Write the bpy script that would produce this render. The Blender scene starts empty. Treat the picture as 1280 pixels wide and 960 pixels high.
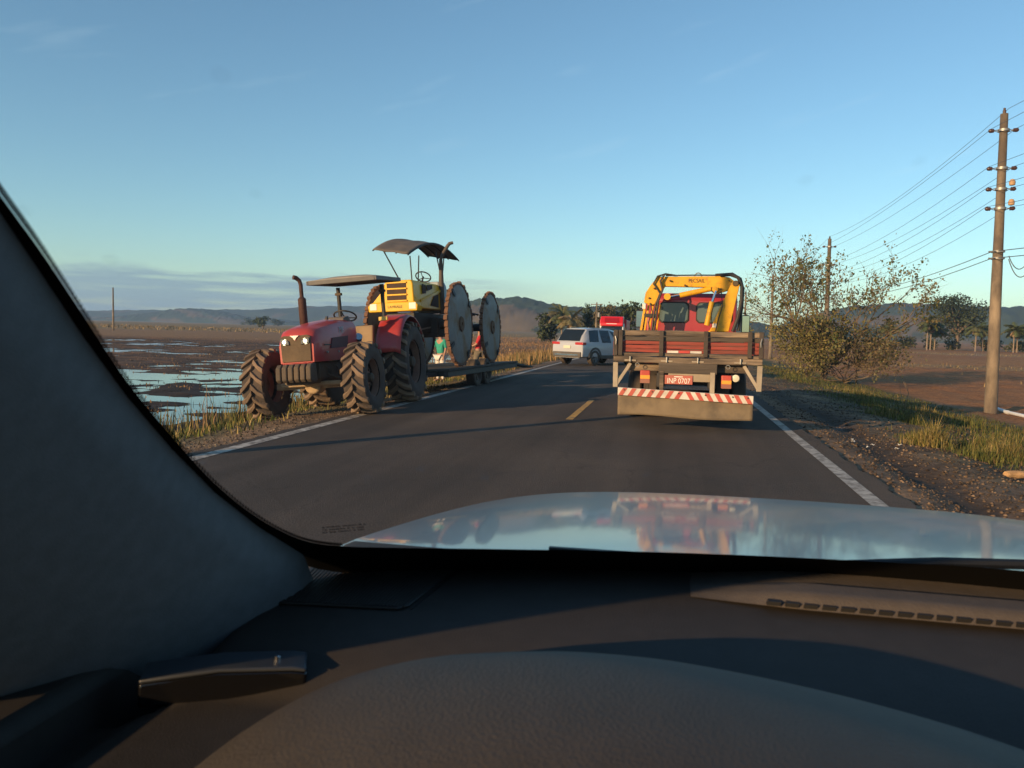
import bpy, math, random
import numpy as np
from mathutils import Vector, Matrix
random.seed(7); rng = np.random.default_rng(11)
R = math.radians
scn = bpy.context.scene
C = scn.collection

# ------------------------------------------------------------------ camera
cam_d = bpy.data.cameras.new('camera'); cam = bpy.data.objects.new('camera', cam_d); C.objects.link(cam)
cam_d.sensor_width = 36.0; cam_d.lens = 985.0/1280*36
cam_d.clip_start = 0.02; cam_d.clip_end = 9000
cr, cd, cw = Vector((0.980, 0.195, 0.026)), Vector((0.039, -0.062, -0.997)), Vector((-0.193, 0.979, -0.068))
cw.normalize(); cr = (cr - cr.dot(cw)*cw).normalized(); up = cr.cross(cw)*1.0
m = Matrix((( cr.x, up.x, -cw.x, 0), (cr.y, up.y, -cw.y, 0), (cr.z, up.z, -cw.z, 1.5), (0, 0, 0, 1)))
cam.matrix_world = m
cam_d.dof.use_dof = True; cam_d.dof.focus_distance = 15.0; cam_d.dof.aperture_fstop = 12.0
scn.camera = cam

# ------------------------------------------------------------------ sky, sun, exposure
SUN_AZ = R(36.0)      # shadows run this far to the right of the road direction
SUN_EL = R(11.5)
SKY_STRENGTH = 0.15
SUN_STRENGTH = 5.0
EXPOSURE = 0.35
W = bpy.data.worlds.new('World'); scn.world = W; W.use_nodes = True
nt = W.node_tree; N = nt.nodes; L = nt.links
for n in list(N): N.remove(n)
out = N.new('ShaderNodeOutputWorld'); bg = N.new('ShaderNodeBackground'); bg.inputs[1].default_value = SKY_STRENGTH
sky = N.new('ShaderNodeTexSky'); sky.sky_type = 'NISHITA'; sky.sun_disc = False
sky.sun_elevation = SUN_EL
sky.sun_rotation = R(180) + SUN_AZ      # sun stands behind and to the left
sky.air_density = 1.0; sky.dust_density = 0.12; sky.ozone_density = 2.6; sky.altitude = 0
def wn(t, **k):
    n = N.new(t)
    for a, b in k.items(): setattr(n, a, b)
    return n
def wmath(op, a, b=None, c=None, clamp=False):
    n = N.new('ShaderNodeMath'); n.operation = op; n.use_clamp = clamp
    for i, x in enumerate((a, b, c)):
        if x is None: continue
        if isinstance(x, (int, float)): n.inputs[i].default_value = x
        else: L.new(x, n.inputs[i])
    return n.outputs[0]
tc = wn('ShaderNodeTexCoord'); sp = wn('ShaderNodeSeparateXYZ'); L.new(tc.outputs['Generated'], sp.inputs[0])
az = wmath('ARCTAN2', sp.outputs[0], sp.outputs[1]); el = sp.outputs[2]
cx = wn('ShaderNodeCombineXYZ'); L.new(wmath('MULTIPLY', az, 5.0), cx.inputs[0]); L.new(wmath('MULTIPLY', el, 34.0), cx.inputs[1])
n1 = wn('ShaderNodeTexNoise'); n1.inputs['Scale'].default_value = 1.3; n1.inputs['Detail'].default_value = 6; L.new(cx.outputs[0], n1.inputs['Vector'])
# low stratus bank on the western part of the horizon: upper edge wanders with the noise
edge = wmath('ADD', wmath('MULTIPLY', n1.outputs[0], 0.055), 0.036)
bank = wmath('MULTIPLY', wmath('SUBTRACT', edge, el), 110.0, clamp=True)
azm = wmath('MULTIPLY', wmath('SUBTRACT', -0.12, az), 3.6, clamp=True)
cx3 = wn('ShaderNodeCombineXYZ'); L.new(wmath('MULTIPLY', az, 7.0), cx3.inputs[0]); L.new(wmath('MULTIPLY', el, 110.0), cx3.inputs[1])
n3 = wn('ShaderNodeTexNoise'); n3.inputs['Scale'].default_value = 1.0; n3.inputs['Detail'].default_value = 6; L.new(cx3.outputs[0], n3.inputs['Vector'])
holes = wmath('ADD', wmath('MULTIPLY', wmath('SUBTRACT', n3.outputs[0], 0.36), 4.0, clamp=True), 0.35, clamp=True)
bank = wmath('MULTIPLY', wmath('MULTIPLY', wmath('MULTIPLY', bank, azm), holes), 0.85)
cx2 = wn('ShaderNodeCombineXYZ'); L.new(wmath('MULTIPLY', az, 3.0), cx2.inputs[0])
L.new(wmath('MULTIPLY', wmath('SUBTRACT', el, wmath('MULTIPLY', az, 0.28)), 16.0), cx2.inputs[1])
n2 = wn('ShaderNodeTexNoise'); n2.inputs['Scale'].default_value = 1.7; n2.inputs['Detail'].default_value = 7; L.new(cx2.outputs[0], n2.inputs['Vector'])
cir = wmath('MULTIPLY', wmath('MULTIPLY', wmath('SUBTRACT', n2.outputs[0], 0.62), 3.0, clamp=True), 0.16)
mx = wn('ShaderNodeMix', data_type='RGBA'); L.new(bank, mx.inputs['Factor']); L.new(sky.outputs[0], mx.inputs[6]); mx.inputs[7].default_value = (1.75, 2.25, 2.85, 1)
mx2 = wn('ShaderNodeMix', data_type='RGBA'); L.new(cir, mx2.inputs['Factor']); L.new(mx.outputs[2], mx2.inputs[6]); mx2.inputs[7].default_value = (6.5, 6.6, 6.8, 1)
wb = wn('ShaderNodeMix', data_type='RGBA', blend_type='MULTIPLY'); wb.inputs['Factor'].default_value = 1; L.new(mx2.outputs[2], wb.inputs[6]); wb.inputs[7].default_value = (.89, .99, .95, 1)
L.new(wb.outputs[2], bg.inputs[0]); L.new(bg.outputs[0], out.inputs[0])
sd = bpy.data.lights.new('sun', 'SUN'); sd.energy = SUN_STRENGTH; sd.angle = R(0.5); sd.color = (1.0, 0.66, 0.34)
so = bpy.data.objects.new('sun', sd); C.objects.link(so)
sdir = Vector((math.sin(SUN_AZ)*math.cos(SUN_EL), math.cos(SUN_AZ)*math.cos(SUN_EL), -math.sin(SUN_EL)))
so.rotation_euler = sdir.to_track_quat('-Z', 'Y').to_euler(); so.location = (-30, -40, 30)
vs = scn.view_settings; vs.view_transform = 'Standard'; vs.look = 'None'; vs.gamma = 1; vs.exposure = EXPOSURE; vs.use_curve_mapping = False
scn.render.engine = 'CYCLES'; cy = scn.cycles
cy.use_denoising = True; cy.max_bounces = 8; cy.transparent_max_bounces = 24; cy.diffuse_bounces = 4; cy.volume_bounces = 1
cy.sample_clamp_indirect = 6.0

# ------------------------------------------------------------------ materials
MAT = {}
def mat(name, col, rough=0.6, metal=0.0, var=0.15, scale=6.0, bump=0.0, bscale=None, col2=None, c2amt=0.5, c2scale=3.0, coat=0.0, spec=0.5, attr=False, dust=0.0, dustcol=(.30, .22, .15), emit=None, trans=0.0, stretch=None):
    if name in MAT: return MAT[name]
    M = bpy.data.materials.new(name); M.use_nodes = True; t = M.node_tree; nn = t.nodes; b = nn['Principled BSDF']
    def mk(ty, **k):
        n = nn.new(ty)
        for a, v in k.items(): setattr(n, a, v)
        return n
    tcx = mk('ShaderNodeTexCoord'); vec = tcx.outputs['Object']
    if stretch:
        mp = mk('ShaderNodeMapping'); mp.inputs['Scale'].default_value = stretch; t.links.new(vec, mp.inputs[0]); vec = mp.outputs[0]
    if attr:
        a = mk('ShaderNodeAttribute', attribute_name='Col'); base = a.outputs['Color']
    else:
        rgb = mk('ShaderNodeRGB'); rgb.outputs[0].default_value = (*col, 1); base = rgb.outputs[0]
    if col2:
        nz = mk('ShaderNodeTexNoise'); nz.inputs['Scale'].default_value = c2scale; nz.inputs['Detail'].default_value = 7; nz.inputs['Roughness'].default_value = .65; t.links.new(vec, nz.inputs['Vector'])
        rp = mk('ShaderNodeMapRange'); rp.inputs[1].default_value = .62-c2amt*.4; rp.inputs[2].default_value = .72-c2amt*.25; t.links.new(nz.outputs[0], rp.inputs[0])
        mm = mk('ShaderNodeMix', data_type='RGBA'); t.links.new(rp.outputs[0], mm.inputs['Factor']); t.links.new(base, mm.inputs[6]); mm.inputs[7].default_value = (*col2, 1); base = mm.outputs[2]
    if var:
        nz = mk('ShaderNodeTexNoise'); nz.inputs['Scale'].default_value = scale; nz.inputs['Detail'].default_value = 6; t.links.new(vec, nz.inputs['Vector'])
        rp = mk('ShaderNodeMapRange'); rp.inputs[1].default_value = .25; rp.inputs[2].default_value = .75; rp.inputs[3].default_value = 1-var; rp.inputs[4].default_value = 1+var; t.links.new(nz.outputs[0], rp.inputs[0])
        mm = mk('ShaderNodeMix', data_type='RGBA', blend_type='MULTIPLY'); mm.inputs['Factor'].default_value = 1
        t.links.new(base, mm.inputs[6]); t.links.new(rp.outputs[0], mm.inputs[7]); base = mm.outputs[2]
    rsock = None
    if dust:
        nz = mk('ShaderNodeTexNoise'); nz.inputs['Scale'].default_value = 2.2; nz.inputs['Detail'].default_value = 8; t.links.new(tcx.outputs['Object'], nz.inputs['Vector'])
        rp = mk('ShaderNodeMapRange'); rp.inputs[1].default_value = .35; rp.inputs[2].default_value = .75; rp.inputs[3].default_value = dust*.35; rp.inputs[4].default_value = min(1, dust*1.5); t.links.new(nz.outputs[0], rp.inputs[0])
        mm = mk('ShaderNodeMix', data_type='RGBA'); t.links.new(rp.outputs[0], mm.inputs['Factor']); t.links.new(base, mm.inputs[6]); mm.inputs[7].default_value = (*dustcol, 1); base = mm.outputs[2]
        rr = mk('ShaderNodeMapRange'); rr.inputs[3].default_value = rough; rr.inputs[4].default_value = .95; t.links.new(rp.outputs[0], rr.inputs[0]); t.links.new(rr.outputs[0], b.inputs['Roughness'])
    t.links.new(base, b.inputs['Base Color'])
    if not dust: b.inputs['Roughness'].default_value = rough
    b.inputs['Metallic'].default_value = metal; b.inputs['Coat Weight'].default_value = coat; b.inputs['Specular IOR Level'].default_value = spec
    b.inputs['Coat Roughness'].default_value = .06
    if trans: b.inputs['Transmission Weight'].default_value = trans
    if emit: b.inputs['Emission Color'].default_value = (*emit[0], 1); b.inputs['Emission Strength'].default_value = emit[1]
    if bump:
        nz = mk('ShaderNodeTexNoise'); nz.inputs['Scale'].default_value = bscale or scale*4; nz.inputs['Detail'].default_value = 8; t.links.new(vec, nz.inputs['Vector'])
        bp = mk('ShaderNodeBump'); bp.inputs['Strength'].default_value = min(1, bump); bp.inputs['Distance'].default_value = .02; t.links.new(nz.outputs[0], bp.inputs['Height']); t.links.new(bp.outputs[0], b.inputs['Normal'])
    MAT[name] = M
    return M

asphalt = mat('asphalt', (.104, .078, .060), .9, var=.20, scale=.7, bump=1.0, bscale=120, col2=(.066, .052, .043), c2amt=.6, c2scale=.35, spec=.3)
def speckle(M, scale=70, lo=.55, hi=1.6, streak=True):
    t = M.node_tree; nn = t.nodes; b = nn['Principled BSDF']; src = b.inputs['Base Color'].links[0].from_socket
    tcx = nn.new('ShaderNodeTexCoord'); nz = nn.new('ShaderNodeTexNoise'); nz.inputs['Scale'].default_value = scale; nz.inputs['Detail'].default_value = 3; t.links.new(tcx.outputs['Object'], nz.inputs['Vector'])
    mr = nn.new('ShaderNodeMapRange'); mr.inputs[1].default_value = .3; mr.inputs[2].default_value = .7; mr.inputs[3].default_value = lo; mr.inputs[4].default_value = hi; t.links.new(nz.outputs[0], mr.inputs[0])
    f = mr.outputs[0]
    if streak:
        mp = nn.new('ShaderNodeMapping'); mp.inputs['Scale'].default_value = (1.6, .05, 1); t.links.new(tcx.outputs['Object'], mp.inputs[0])
        n3 = nn.new('ShaderNodeTexNoise'); n3.inputs['Scale'].default_value = 1.0; n3.inputs['Detail'].default_value = 5; t.links.new(mp.outputs[0], n3.inputs['Vector'])
        m3 = nn.new('ShaderNodeMapRange'); m3.inputs[1].default_value = .3; m3.inputs[2].default_value = .7; m3.inputs[3].default_value = .72; m3.inputs[4].default_value = 1.25; t.links.new(n3.outputs[0], m3.inputs[0])
        mu = nn.new('ShaderNodeMath'); mu.operation = 'MULTIPLY'; t.links.new(f, mu.inputs[0]); t.links.new(m3.outputs[0], mu.inputs[1])
        # hairline cracks
        vo = nn.new('ShaderNodeTexVoronoi'); vo.feature = 'DISTANCE_TO_EDGE'; vo.inputs['Scale'].default_value = .33
        wz = nn.new('ShaderNodeTexNoise'); wz.inputs['Scale'].default_value = 1.5; wz.inputs['Detail'].default_value = 6; t.links.new(tcx.outputs['Object'], wz.inputs['Vector'])
        av = nn.new('ShaderNodeVectorMath'); av.operation = 'ADD'; t.links.new(tcx.outputs['Object'], av.inputs[0]); t.links.new(wz.outputs['Color'], av.inputs[1]); t.links.new(av.outputs[0], vo.inputs['Vector'])
        cr_ = nn.new('ShaderNodeMapRange'); cr_.inputs[1].default_value = .0; cr_.inputs[2].default_value = .006; cr_.inputs[3].default_value = .72; cr_.inputs[4].default_value = 1; t.links.new(vo.outputs['Distance'], cr_.inputs[0])
        m4 = nn.new('ShaderNodeMath'); m4.operation = 'MULTIPLY'; t.links.new(mu.outputs[0], m4.inputs[0]); t.links.new(cr_.outputs[0], m4.inputs[1]); f = m4.outputs[0]
    mm = nn.new('ShaderNodeMix'); mm.data_type = 'RGBA'; mm.blend_type = 'MULTIPLY'; mm.inputs['Factor'].default_value = 1; t.links.new(src, mm.inputs[6]); t.links.new(f, mm.inputs[7]); t.links.new(mm.outputs[2], b.inputs['Base Color'])
speckle(asphalt)
roadwhite = mat('road_white_paint', (.52, .47, .40), .8, var=.25, scale=5, col2=(.20, .17, .14), c2amt=.5, c2scale=7)
roadyellow = mat('road_yellow_paint', (.62, .33, .04), .75, var=.2, scale=6, col2=(.2, .14, .06), c2amt=.35, c2scale=9)
M_ground = mat('ground', (.2, .15, .1), .95, attr=True, var=.28, scale=1.6, bump=.9, bscale=14, spec=.2)
speckle(M_ground, 9, .6, 1.45, False)
M_grass = mat('grass', (.1, .1, .03), .8, attr=True, var=.0, spec=.15)
M_leaf = mat('leaf', (.07, .09, .03), .65, attr=True, var=.0, spec=.25)
M_bark = mat('bark', (.16, .12, .085), .95, var=.3, scale=5, bump=.5, bscale=20, spec=.2)
M_pole = mat('pole_concrete', (.27, .205, .14), .9, var=.25, scale=3, bump=.4, bscale=30, col2=(.11, .085, .065), c2amt=.6, c2scale=1.2, stretch=(1, 1, .35))
M_insul = mat('insulator_ceramic', (.07, .035, .03), .35, var=.1)
M_wire = mat('wire_metal', (.10, .10, .11), .5, .2, var=0)
M_steel = mat('galvanised', (.32, .31, .29), .5, .6, var=.2)
M_black = mat('black_paint', (.018, .018, .019), .55, var=.15, dust=.18, dustcol=(.12, .09, .065))
M_rubber = mat('tyre_rubber', (.022, .021, .021), .85, var=.2, scale=9, bump=.25, dust=.45, dustcol=(.15, .105, .07))
M_mudtyre = mat('tractor_tyre_rubber', (.035, .03, .027), .9, var=.25, scale=6, bump=.5, bscale=30, dust=.75, dustcol=(.33, .22, .14))
M_mudside = mat('tractor_tyre_sidewall', (.035, .031, .03), .9, var=.25, scale=6, bump=.3, bscale=30, dust=.5, dustcol=(.16, .11, .08))
M_glassdark = mat('tinted_glass', (.012, .016, .018), .06, var=0, spec=.6)
M_chrome = mat('chrome', (.7, .7, .7), .15, 1, var=0)

def glass_thin(name, tint=(.97, .985, .98), gloss=.05, dirt=0.0):
    M = bpy.data.materials.new(name); M.use_nodes = True; t = M.node_tree; nn = t.nodes; nn.clear()
    o = nn.new('ShaderNodeOutputMaterial'); tr = nn.new('ShaderNodeBsdfTransparent'); tr.inputs[0].default_value = (*tint, 1)
    gl = nn.new('ShaderNodeBsdfGlossy'); gl.inputs['Roughness'].default_value = .02
    fr = nn.new('ShaderNodeFresnel'); fr.inputs[0].default_value = 1.35
    mu = nn.new('ShaderNodeMath'); mu.operation = 'MULTIPLY'; mu.inputs[1].default_value = gloss; t.links.new(fr.outputs[0], mu.inputs[0])
    mx = nn.new('ShaderNodeMixShader'); t.links.new(mu.outputs[0], mx.inputs[0]); t.links.new(tr.outputs[0], mx.inputs[1]); t.links.new(gl.outputs[0], mx.inputs[2])
    last = mx
    if dirt:
        df = nn.new('ShaderNodeBsdfTranslucent'); df.inputs[0].default_value = (.55, .55, .55, 1)
        tcx = nn.new('ShaderNodeTexCoord')
        nz = nn.new('ShaderNodeTexNoise'); nz.inputs['Scale'].default_value = 3.5; nz.inputs['Detail'].default_value = 6; t.links.new(tcx.outputs['Object'], nz.inputs['Vector'])
        mr = nn.new('ShaderNodeMapRange'); mr.inputs[1].default_value = .3; mr.inputs[2].default_value = .8; mr.inputs[3].default_value = dirt*.3; mr.inputs[4].default_value = dirt*1.3; t.links.new(nz.outputs[0], mr.inputs[0])
        vo = nn.new('ShaderNodeTexVoronoi'); vo.inputs['Scale'].default_value = 16; t.links.new(tcx.outputs['Object'], vo.inputs['Vector'])
        vr = nn.new('ShaderNodeMapRange'); vr.inputs[1].default_value = .06; vr.inputs[2].default_value = .11; vr.inputs[3].default_value = .06; vr.inputs[4].default_value = 0; t.links.new(vo.outputs['Distance'], vr.inputs[0])
        ad = nn.new('ShaderNodeMath'); ad.operation = 'ADD'; t.links.new(mr.outputs[0], ad.inputs[0]); t.links.new(vr.outputs[0], ad.inputs[1])
        m2 = nn.new('ShaderNodeMixShader'); t.links.new(ad.outputs[0], m2.inputs[0]); t.links.new(mx.outputs[0], m2.inputs[1]); t.links.new(df.outputs[0], m2.inputs[2]); last = m2
    t.links.new(last.outputs[0], o.inputs[0])
    return M

# ------------------------------------------------------------------ mesh helpers
class MB:
    def __init__(s): s.v = []; s.f = []; s.c = []
    def add(s, vs, fs, col=None):
        o = len(s.v); s.v.extend([tuple(p) for p in vs]); s.f.extend([tuple(i+o for i in f) for f in fs])
        if col is not None: s.c.extend([col]*len(vs))
        return s
    def box(s, x0, x1, y0, y1, z0, z1):
        return s.add([(x0,y0,z0),(x1,y0,z0),(x1,y1,z0),(x0,y1,z0),(x0,y0,z1),(x1,y0,z1),(x1,y1,z1),(x0,y1,z1)],
                     [(0,3,2,1),(4,5,6,7),(0,1,5,4),(1,2,6,5),(2,3,7,6),(3,0,4,7)])
    def board(s, x0, x1, y0, y1, z0, z1, n=14, j=.005):
        ax = 0 if (x1-x0) > (y1-y0) else 1; vs = []
        for i in range(n+1):
            t = i/n; wv = j*math.sin(t*7+z0*40+x0*3)*.8; d = [random.uniform(-j, j) for _ in range(4)]
            for k, (b, c) in enumerate(((0, 0), (1, 0), (1, 1), (0, 1))):
                if ax == 0: vs.append((x0+(x1-x0)*t, (y1 if b else y0)+wv*.6, (z1 if c else z0)+wv+d[k]*.7))
                else: vs.append(((x1 if b else x0)+wv*.6, y0+(y1-y0)*t, (z1 if c else z0)+wv+d[k]*.7))
        fs = [(i*4+k, i*4+(k+1)%4, i*4+4+(k+1)%4, i*4+4+k) for i in range(n) for k in range(4)]+[(3, 2, 1, 0), (n*4, n*4+1, n*4+2, n*4+3)]
        return s.add(vs, fs)
    def beam(s, p, q, w, h, upv=(0,0,1)):
        p = Vector(p); q = Vector(q); d = (q-p).normalized(); u = Vector(upv)
        if abs(d.dot(u)) > .98: u = Vector((0,1,0))
        a = d.cross(u).normalized()*w/2; b = a.normalized().cross(d)*h/2
        vs = [p-a-b, p+a-b, p+a+b, p-a+b, q-a-b, q+a-b, q+a+b, q-a+b]
        return s.add(vs, [(0,1,2,3),(4,7,6,5),(0,4,5,1),(1,5,6,2),(2,6,7,3),(3,7,4,0)])
    def tube(s, pts, r, n=8, cap=True):
        pts = [Vector(p) for p in pts]; rs = r if isinstance(r, (list, tuple)) else [r]*len(pts)
        vs = []; a = None
        for i, p in enumerate(pts):
            d = (pts[min(i+1, len(pts)-1)]-pts[max(i-1, 0)]).normalized()
            if a is None:
                a = d.cross(Vector((0,0,1)))
                if a.length < .1: a = d.cross(Vector((0,1,0)))
            a = (a-d*a.dot(d)).normalized(); b = d.cross(a)
            for k in range(n):
                t = 2*math.pi*k/n; vs.append(p+(a*math.cos(t)+b*math.sin(t))*rs[i])
        fs = [(i*n+k, i*n+(k+1)%n, (i+1)*n+(k+1)%n, (i+1)*n+k) for i in range(len(pts)-1) for k in range(n)]
        if cap: fs += [tuple(range(n-1, -1, -1)), tuple((len(pts)-1)*n+k for k in range(n))]
        return s.add(vs, fs)
    def lathe(s, prof, n=24, axis='X', c=(0,0,0), cap=True):
        # prof: list of (axial, radius)
        vs = []
        for a, r in prof:
            for k in range(n):
                t = 2*math.pi*k/n; u, w = r*math.cos(t), r*math.sin(t)
                p = {'X': (a, u, w), 'Y': (w, a, u), 'Z': (u, w, a)}[axis]
                vs.append((p[0]+c[0], p[1]+c[1], p[2]+c[2]))
        fs = [(i*n+k, i*n+(k+1)%n, (i+1)*n+(k+1)%n, (i+1)*n+k) for i in range(len(prof)-1) for k in range(n)]
        if cap: fs += [tuple(range(n-1, -1, -1)), tuple((len(prof)-1)*n+k for k in range(n))]
        return s.add(vs, fs)
    def prism(s, poly, a0, a1, axis='X'):
        # poly in the two other axes, in order (Y,Z) for X, (X,Z) for Y, (X,Y) for Z
        def P(u, w, a): return {'X': (a, u, w), 'Y': (u, a, w), 'Z': (u, w, a)}[axis]
        n = len(poly); vs = [P(u, w, a0) for u, w in poly]+[P(u, w, a1) for u, w in poly]
        return s.add(vs, [tuple(range(n)), tuple(range(2*n-1, n-1, -1))]+[(i, i+n, (i+1)%n+n, (i+1)%n) for i in range(n)])
    def grid(s, fn, nu, nv):
        vs = [fn(i/nu, j/nv) for i in range(nu+1) for j in range(nv+1)]; w = nv+1
        return s.add(vs, [(i*w+j, (i+1)*w+j, (i+1)*w+j+1, i*w+j+1) for i in range(nu) for j in range(nv)])
    def build(s, name, material, parent=None, smooth=True, ang=35, bevel=0, seg=2, loc=None, solid=0, subsurf=0, recalc=True):
        me = bpy.data.meshes.new(name); me.from_pydata([tuple(v) for v in s.v], [], s.f); me.update()
        if recalc and len(s.v) < 60000:
            import bmesh
            bm = bmesh.new(); bm.from_mesh(me); bmesh.ops.recalc_face_normals(bm, faces=bm.faces); bm.to_mesh(me); bm.free()
        if s.c:
            at = me.color_attributes.new('Col', 'FLOAT_COLOR', 'POINT')
            at.data.foreach_set('color', np.array([(c[0], c[1], c[2], 1) for c in s.c], dtype=np.float32).ravel())
        if smooth:
            me.shade_smooth(); me.set_sharp_from_angle(angle=R(ang))
        me.materials.append(material)
        o = bpy.data.objects.new(name, me); C.objects.link(o)
        if parent: o.parent = parent
        if loc: o.location = loc
        if solid:
            md = o.modifiers.new('solid', 'SOLIDIFY'); md.thickness = solid; md.offset = 0
        if bevel:
            md = o.modifiers.new('bevel', 'BEVEL'); md.width = bevel; md.segments = seg; md.limit_method = 'ANGLE'; md.angle_limit = R(40)
        if subsurf:
            md = o.modifiers.new('sub', 'SUBSURF'); md.levels = subsurf; md.render_levels = subsurf
        return o
def npmesh(name, V, F, material, cols=None, smooth=True, parent=None):
    me = bpy.data.meshes.new(name); V = np.asarray(V, np.float32); F = np.asarray(F, np.int32); k = F.shape[1]
    me.vertices.add(len(V)); me.vertices.foreach_set('co', V.ravel())
    me.loops.add(F.size); me.loops.foreach_set('vertex_index', F.ravel())
    me.polygons.add(len(F)); me.polygons.foreach_set('loop_start', np.arange(len(F), dtype=np.int32)*k)
    me.update(calc_edges=True); me.validate()
    if cols is not None:
        c4 = np.ones((len(V), 4), np.float32); c4[:, :3] = cols
        at = me.color_attributes.new('Col', 'FLOAT_COLOR', 'POINT'); at.data.foreach_set('color', c4.ravel())
    if smooth: me.shade_smooth()
    me.materials.append(material); o = bpy.data.objects.new(name, me); C.objects.link(o)
    if parent: o.parent = parent
    return o
def thing(name, label, cat, loc=(0,0,0), rot=(0,0,0), group=None):
    o = bpy.data.objects.new(name, None); C.objects.link(o); o.location = loc; o.rotation_euler = rot; o.empty_display_size = .2
    return tag(o, label, cat, group)
def tag(o, label, cat, group=None):
    o['label'] = label; o['category'] = cat
    if group: o['group'] = group
    return o
def struct(o): o['kind'] = 'structure'; return o
def stuff(o, label=None, cat=None):
    o['kind'] = 'stuff'
    if label: o['label'] = label
    if cat: o['category'] = cat
    return o
def copy_tree(o, parent=None):
    c = o.copy(); C.objects.link(c); c.parent = parent
    for ch in o.children: copy_tree(ch, c)
    return c
def text_mesh(name, body, size, material, parent, loc, rot, sx=1.0, depth=.002):
    cu = bpy.data.curves.new(name, 'FONT'); cu.body = body; cu.size = size; cu.align_x = 'CENTER'; cu.align_y = 'CENTER'; cu.extrude = depth
    t = bpy.data.objects.new(name, cu); C.objects.link(t); bpy.context.view_layer.update()
    me = bpy.data.meshes.new_from_object(t.evaluated_get(bpy.context.evaluated_depsgraph_get())); bpy.data.objects.remove(t)
    o = bpy.data.objects.new(name, me); C.objects.link(o); me.materials.clear(); me.materials.append(material)
    o.parent = parent; o.location = loc; o.rotation_euler = rot; o.scale = (sx, 1, 1)
    return o
# value noise
def vnoise(x, y, seed=0):
    xi = np.floor(x).astype(np.int64); yi = np.floor(y).astype(np.int64); xf = x-xi; yf = y-yi
    def h(a, b):
        n = (a*374761393 + b*668265263 + seed*1442695041) & 0x7fffffff
        n = ((n ^ (n >> 13))*1274126177) & 0x7fffffff
        return ((n ^ (n >> 16)) & 0xffff)/65535.0
    u = xf*xf*(3-2*xf); v = yf*yf*(3-2*yf)
    return (h(xi, yi)*(1-u)+h(xi+1, yi)*u)*(1-v)+(h(xi, yi+1)*(1-u)+h(xi+1, yi+1)*u)*v
def fbm(x, y, o=4, seed=0):
    s = 0; a = .5; t = 0
    for i in range(o):
        s = s+a*vnoise(x*2**i, y*2**i, seed+i*17); t += a; a *= .5
    return s/t

# ------------------------------------------------------------------ ground, road, water
PX = np.array([-4000, -400, -100, -11.5, -9.6, -8.0, -6.9, -6.0, -5.45, -5.2, 2.15, 2.35, 3.5, 5.0, 7.0, 9.0, 14, 40, 400, 4000.])
PZ = np.array([-.8, -.82, -.93, -.93, -.80, -.42, -.21, -.10, -.03, -.05, -.05, -.03, -.09, -.20, -.50, -.80, -.86, -.82, -.8, -.8])
def ground_z(x, y, detail=True):
    x = np.asarray(x, float); y = np.asarray(y, float)
    z = np.interp(x, PX, PZ)
    dry = np.clip((y-88)/30, 0, 1)*(x < -9)
    z = z+dry*.12
    if detail:
        onroad = np.clip((np.abs(x+1.55)-3.75)/.8, 0, 1)
        near = np.clip(1-np.hypot(x, y)/400, 0, 1)
        z = z+onroad*near*((fbm(x*.5, y*.5, 3, 3)-.5)*.14+(fbm(x*3, y*3, 3, 5)-.5)*.06*np.clip(1-np.hypot(x, y)/120, 0, 1))
        fl = (x < -10.5)*np.clip((-10.5-x)/2, 0, 1)
        z = z+fl*near*((fbm(x*.15, y*.22, 4, 8)-.47)*.17+(fbm(x*.7, y*.9, 4, 9)-.5)*.23)
        z = z-fl*.030*np.clip((48-y)/14, 0, 1)
        fr = np.clip((x-9.5)/3, 0, 1)*near
        z = z+fr*(np.sin(x*2.6+fbm(x*.2, y*.2, 2, 4)*6)*.03+(fbm(x*1.5, y*1.5, 3, 6)-.5)*.12)
        # wheel ruts in the right verge
        rut = np.exp(-((x-3.05-.10*np.sin(y*.5))/.22)**2)+.8*np.exp(-((x-4.55-.2*np.sin(y*.4+1))/.2)**2)*(y < 16)
        z = z-rut*.085*np.clip((26-y)/10, 0, 1)*(x > 2.3)
    return z
def axis(fine, coarse_lo, coarse_hi, step):
    lo, hi = fine; a = list(np.arange(lo, hi, step)); s = step; p = a[-1]
    while p < coarse_hi: s *= 1.18; p += s; a.append(p)
    s = step; p = lo
    b = []
    while p > coarse_lo: s *= 1.18; p -= s; b.append(p)
    return np.array(b[::-1]+a)
gx = np.unique(np.concatenate([axis((-75, -16), -4200, -16, .42), np.arange(-16, 14, .17), axis((14, 34), 14, 4200, .4)]))
gx = gx[np.concatenate([[True], np.diff(gx) > .08])]
gy = axis((0.5, 24), -300, .6, .17); gy = gy[gy < 24]; gy = np.concatenate([gy, axis((24, 100), 24, 4200, .38)])
gy = gy[np.concatenate([[True], np.diff(gy) > .08])]
XX, YY = np.meshgrid(gx, gy, indexing='ij'); ZZ = ground_z(XX, YY)
WATER_Z = -.948
nx, ny = XX.shape
idx = np.arange(nx*ny).reshape(nx, ny)
F = np.stack([idx[:-1, :-1], idx[1:, :-1], idx[1:, 1:], idx[:-1, 1:]], -1).reshape(-1, 4)
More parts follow.
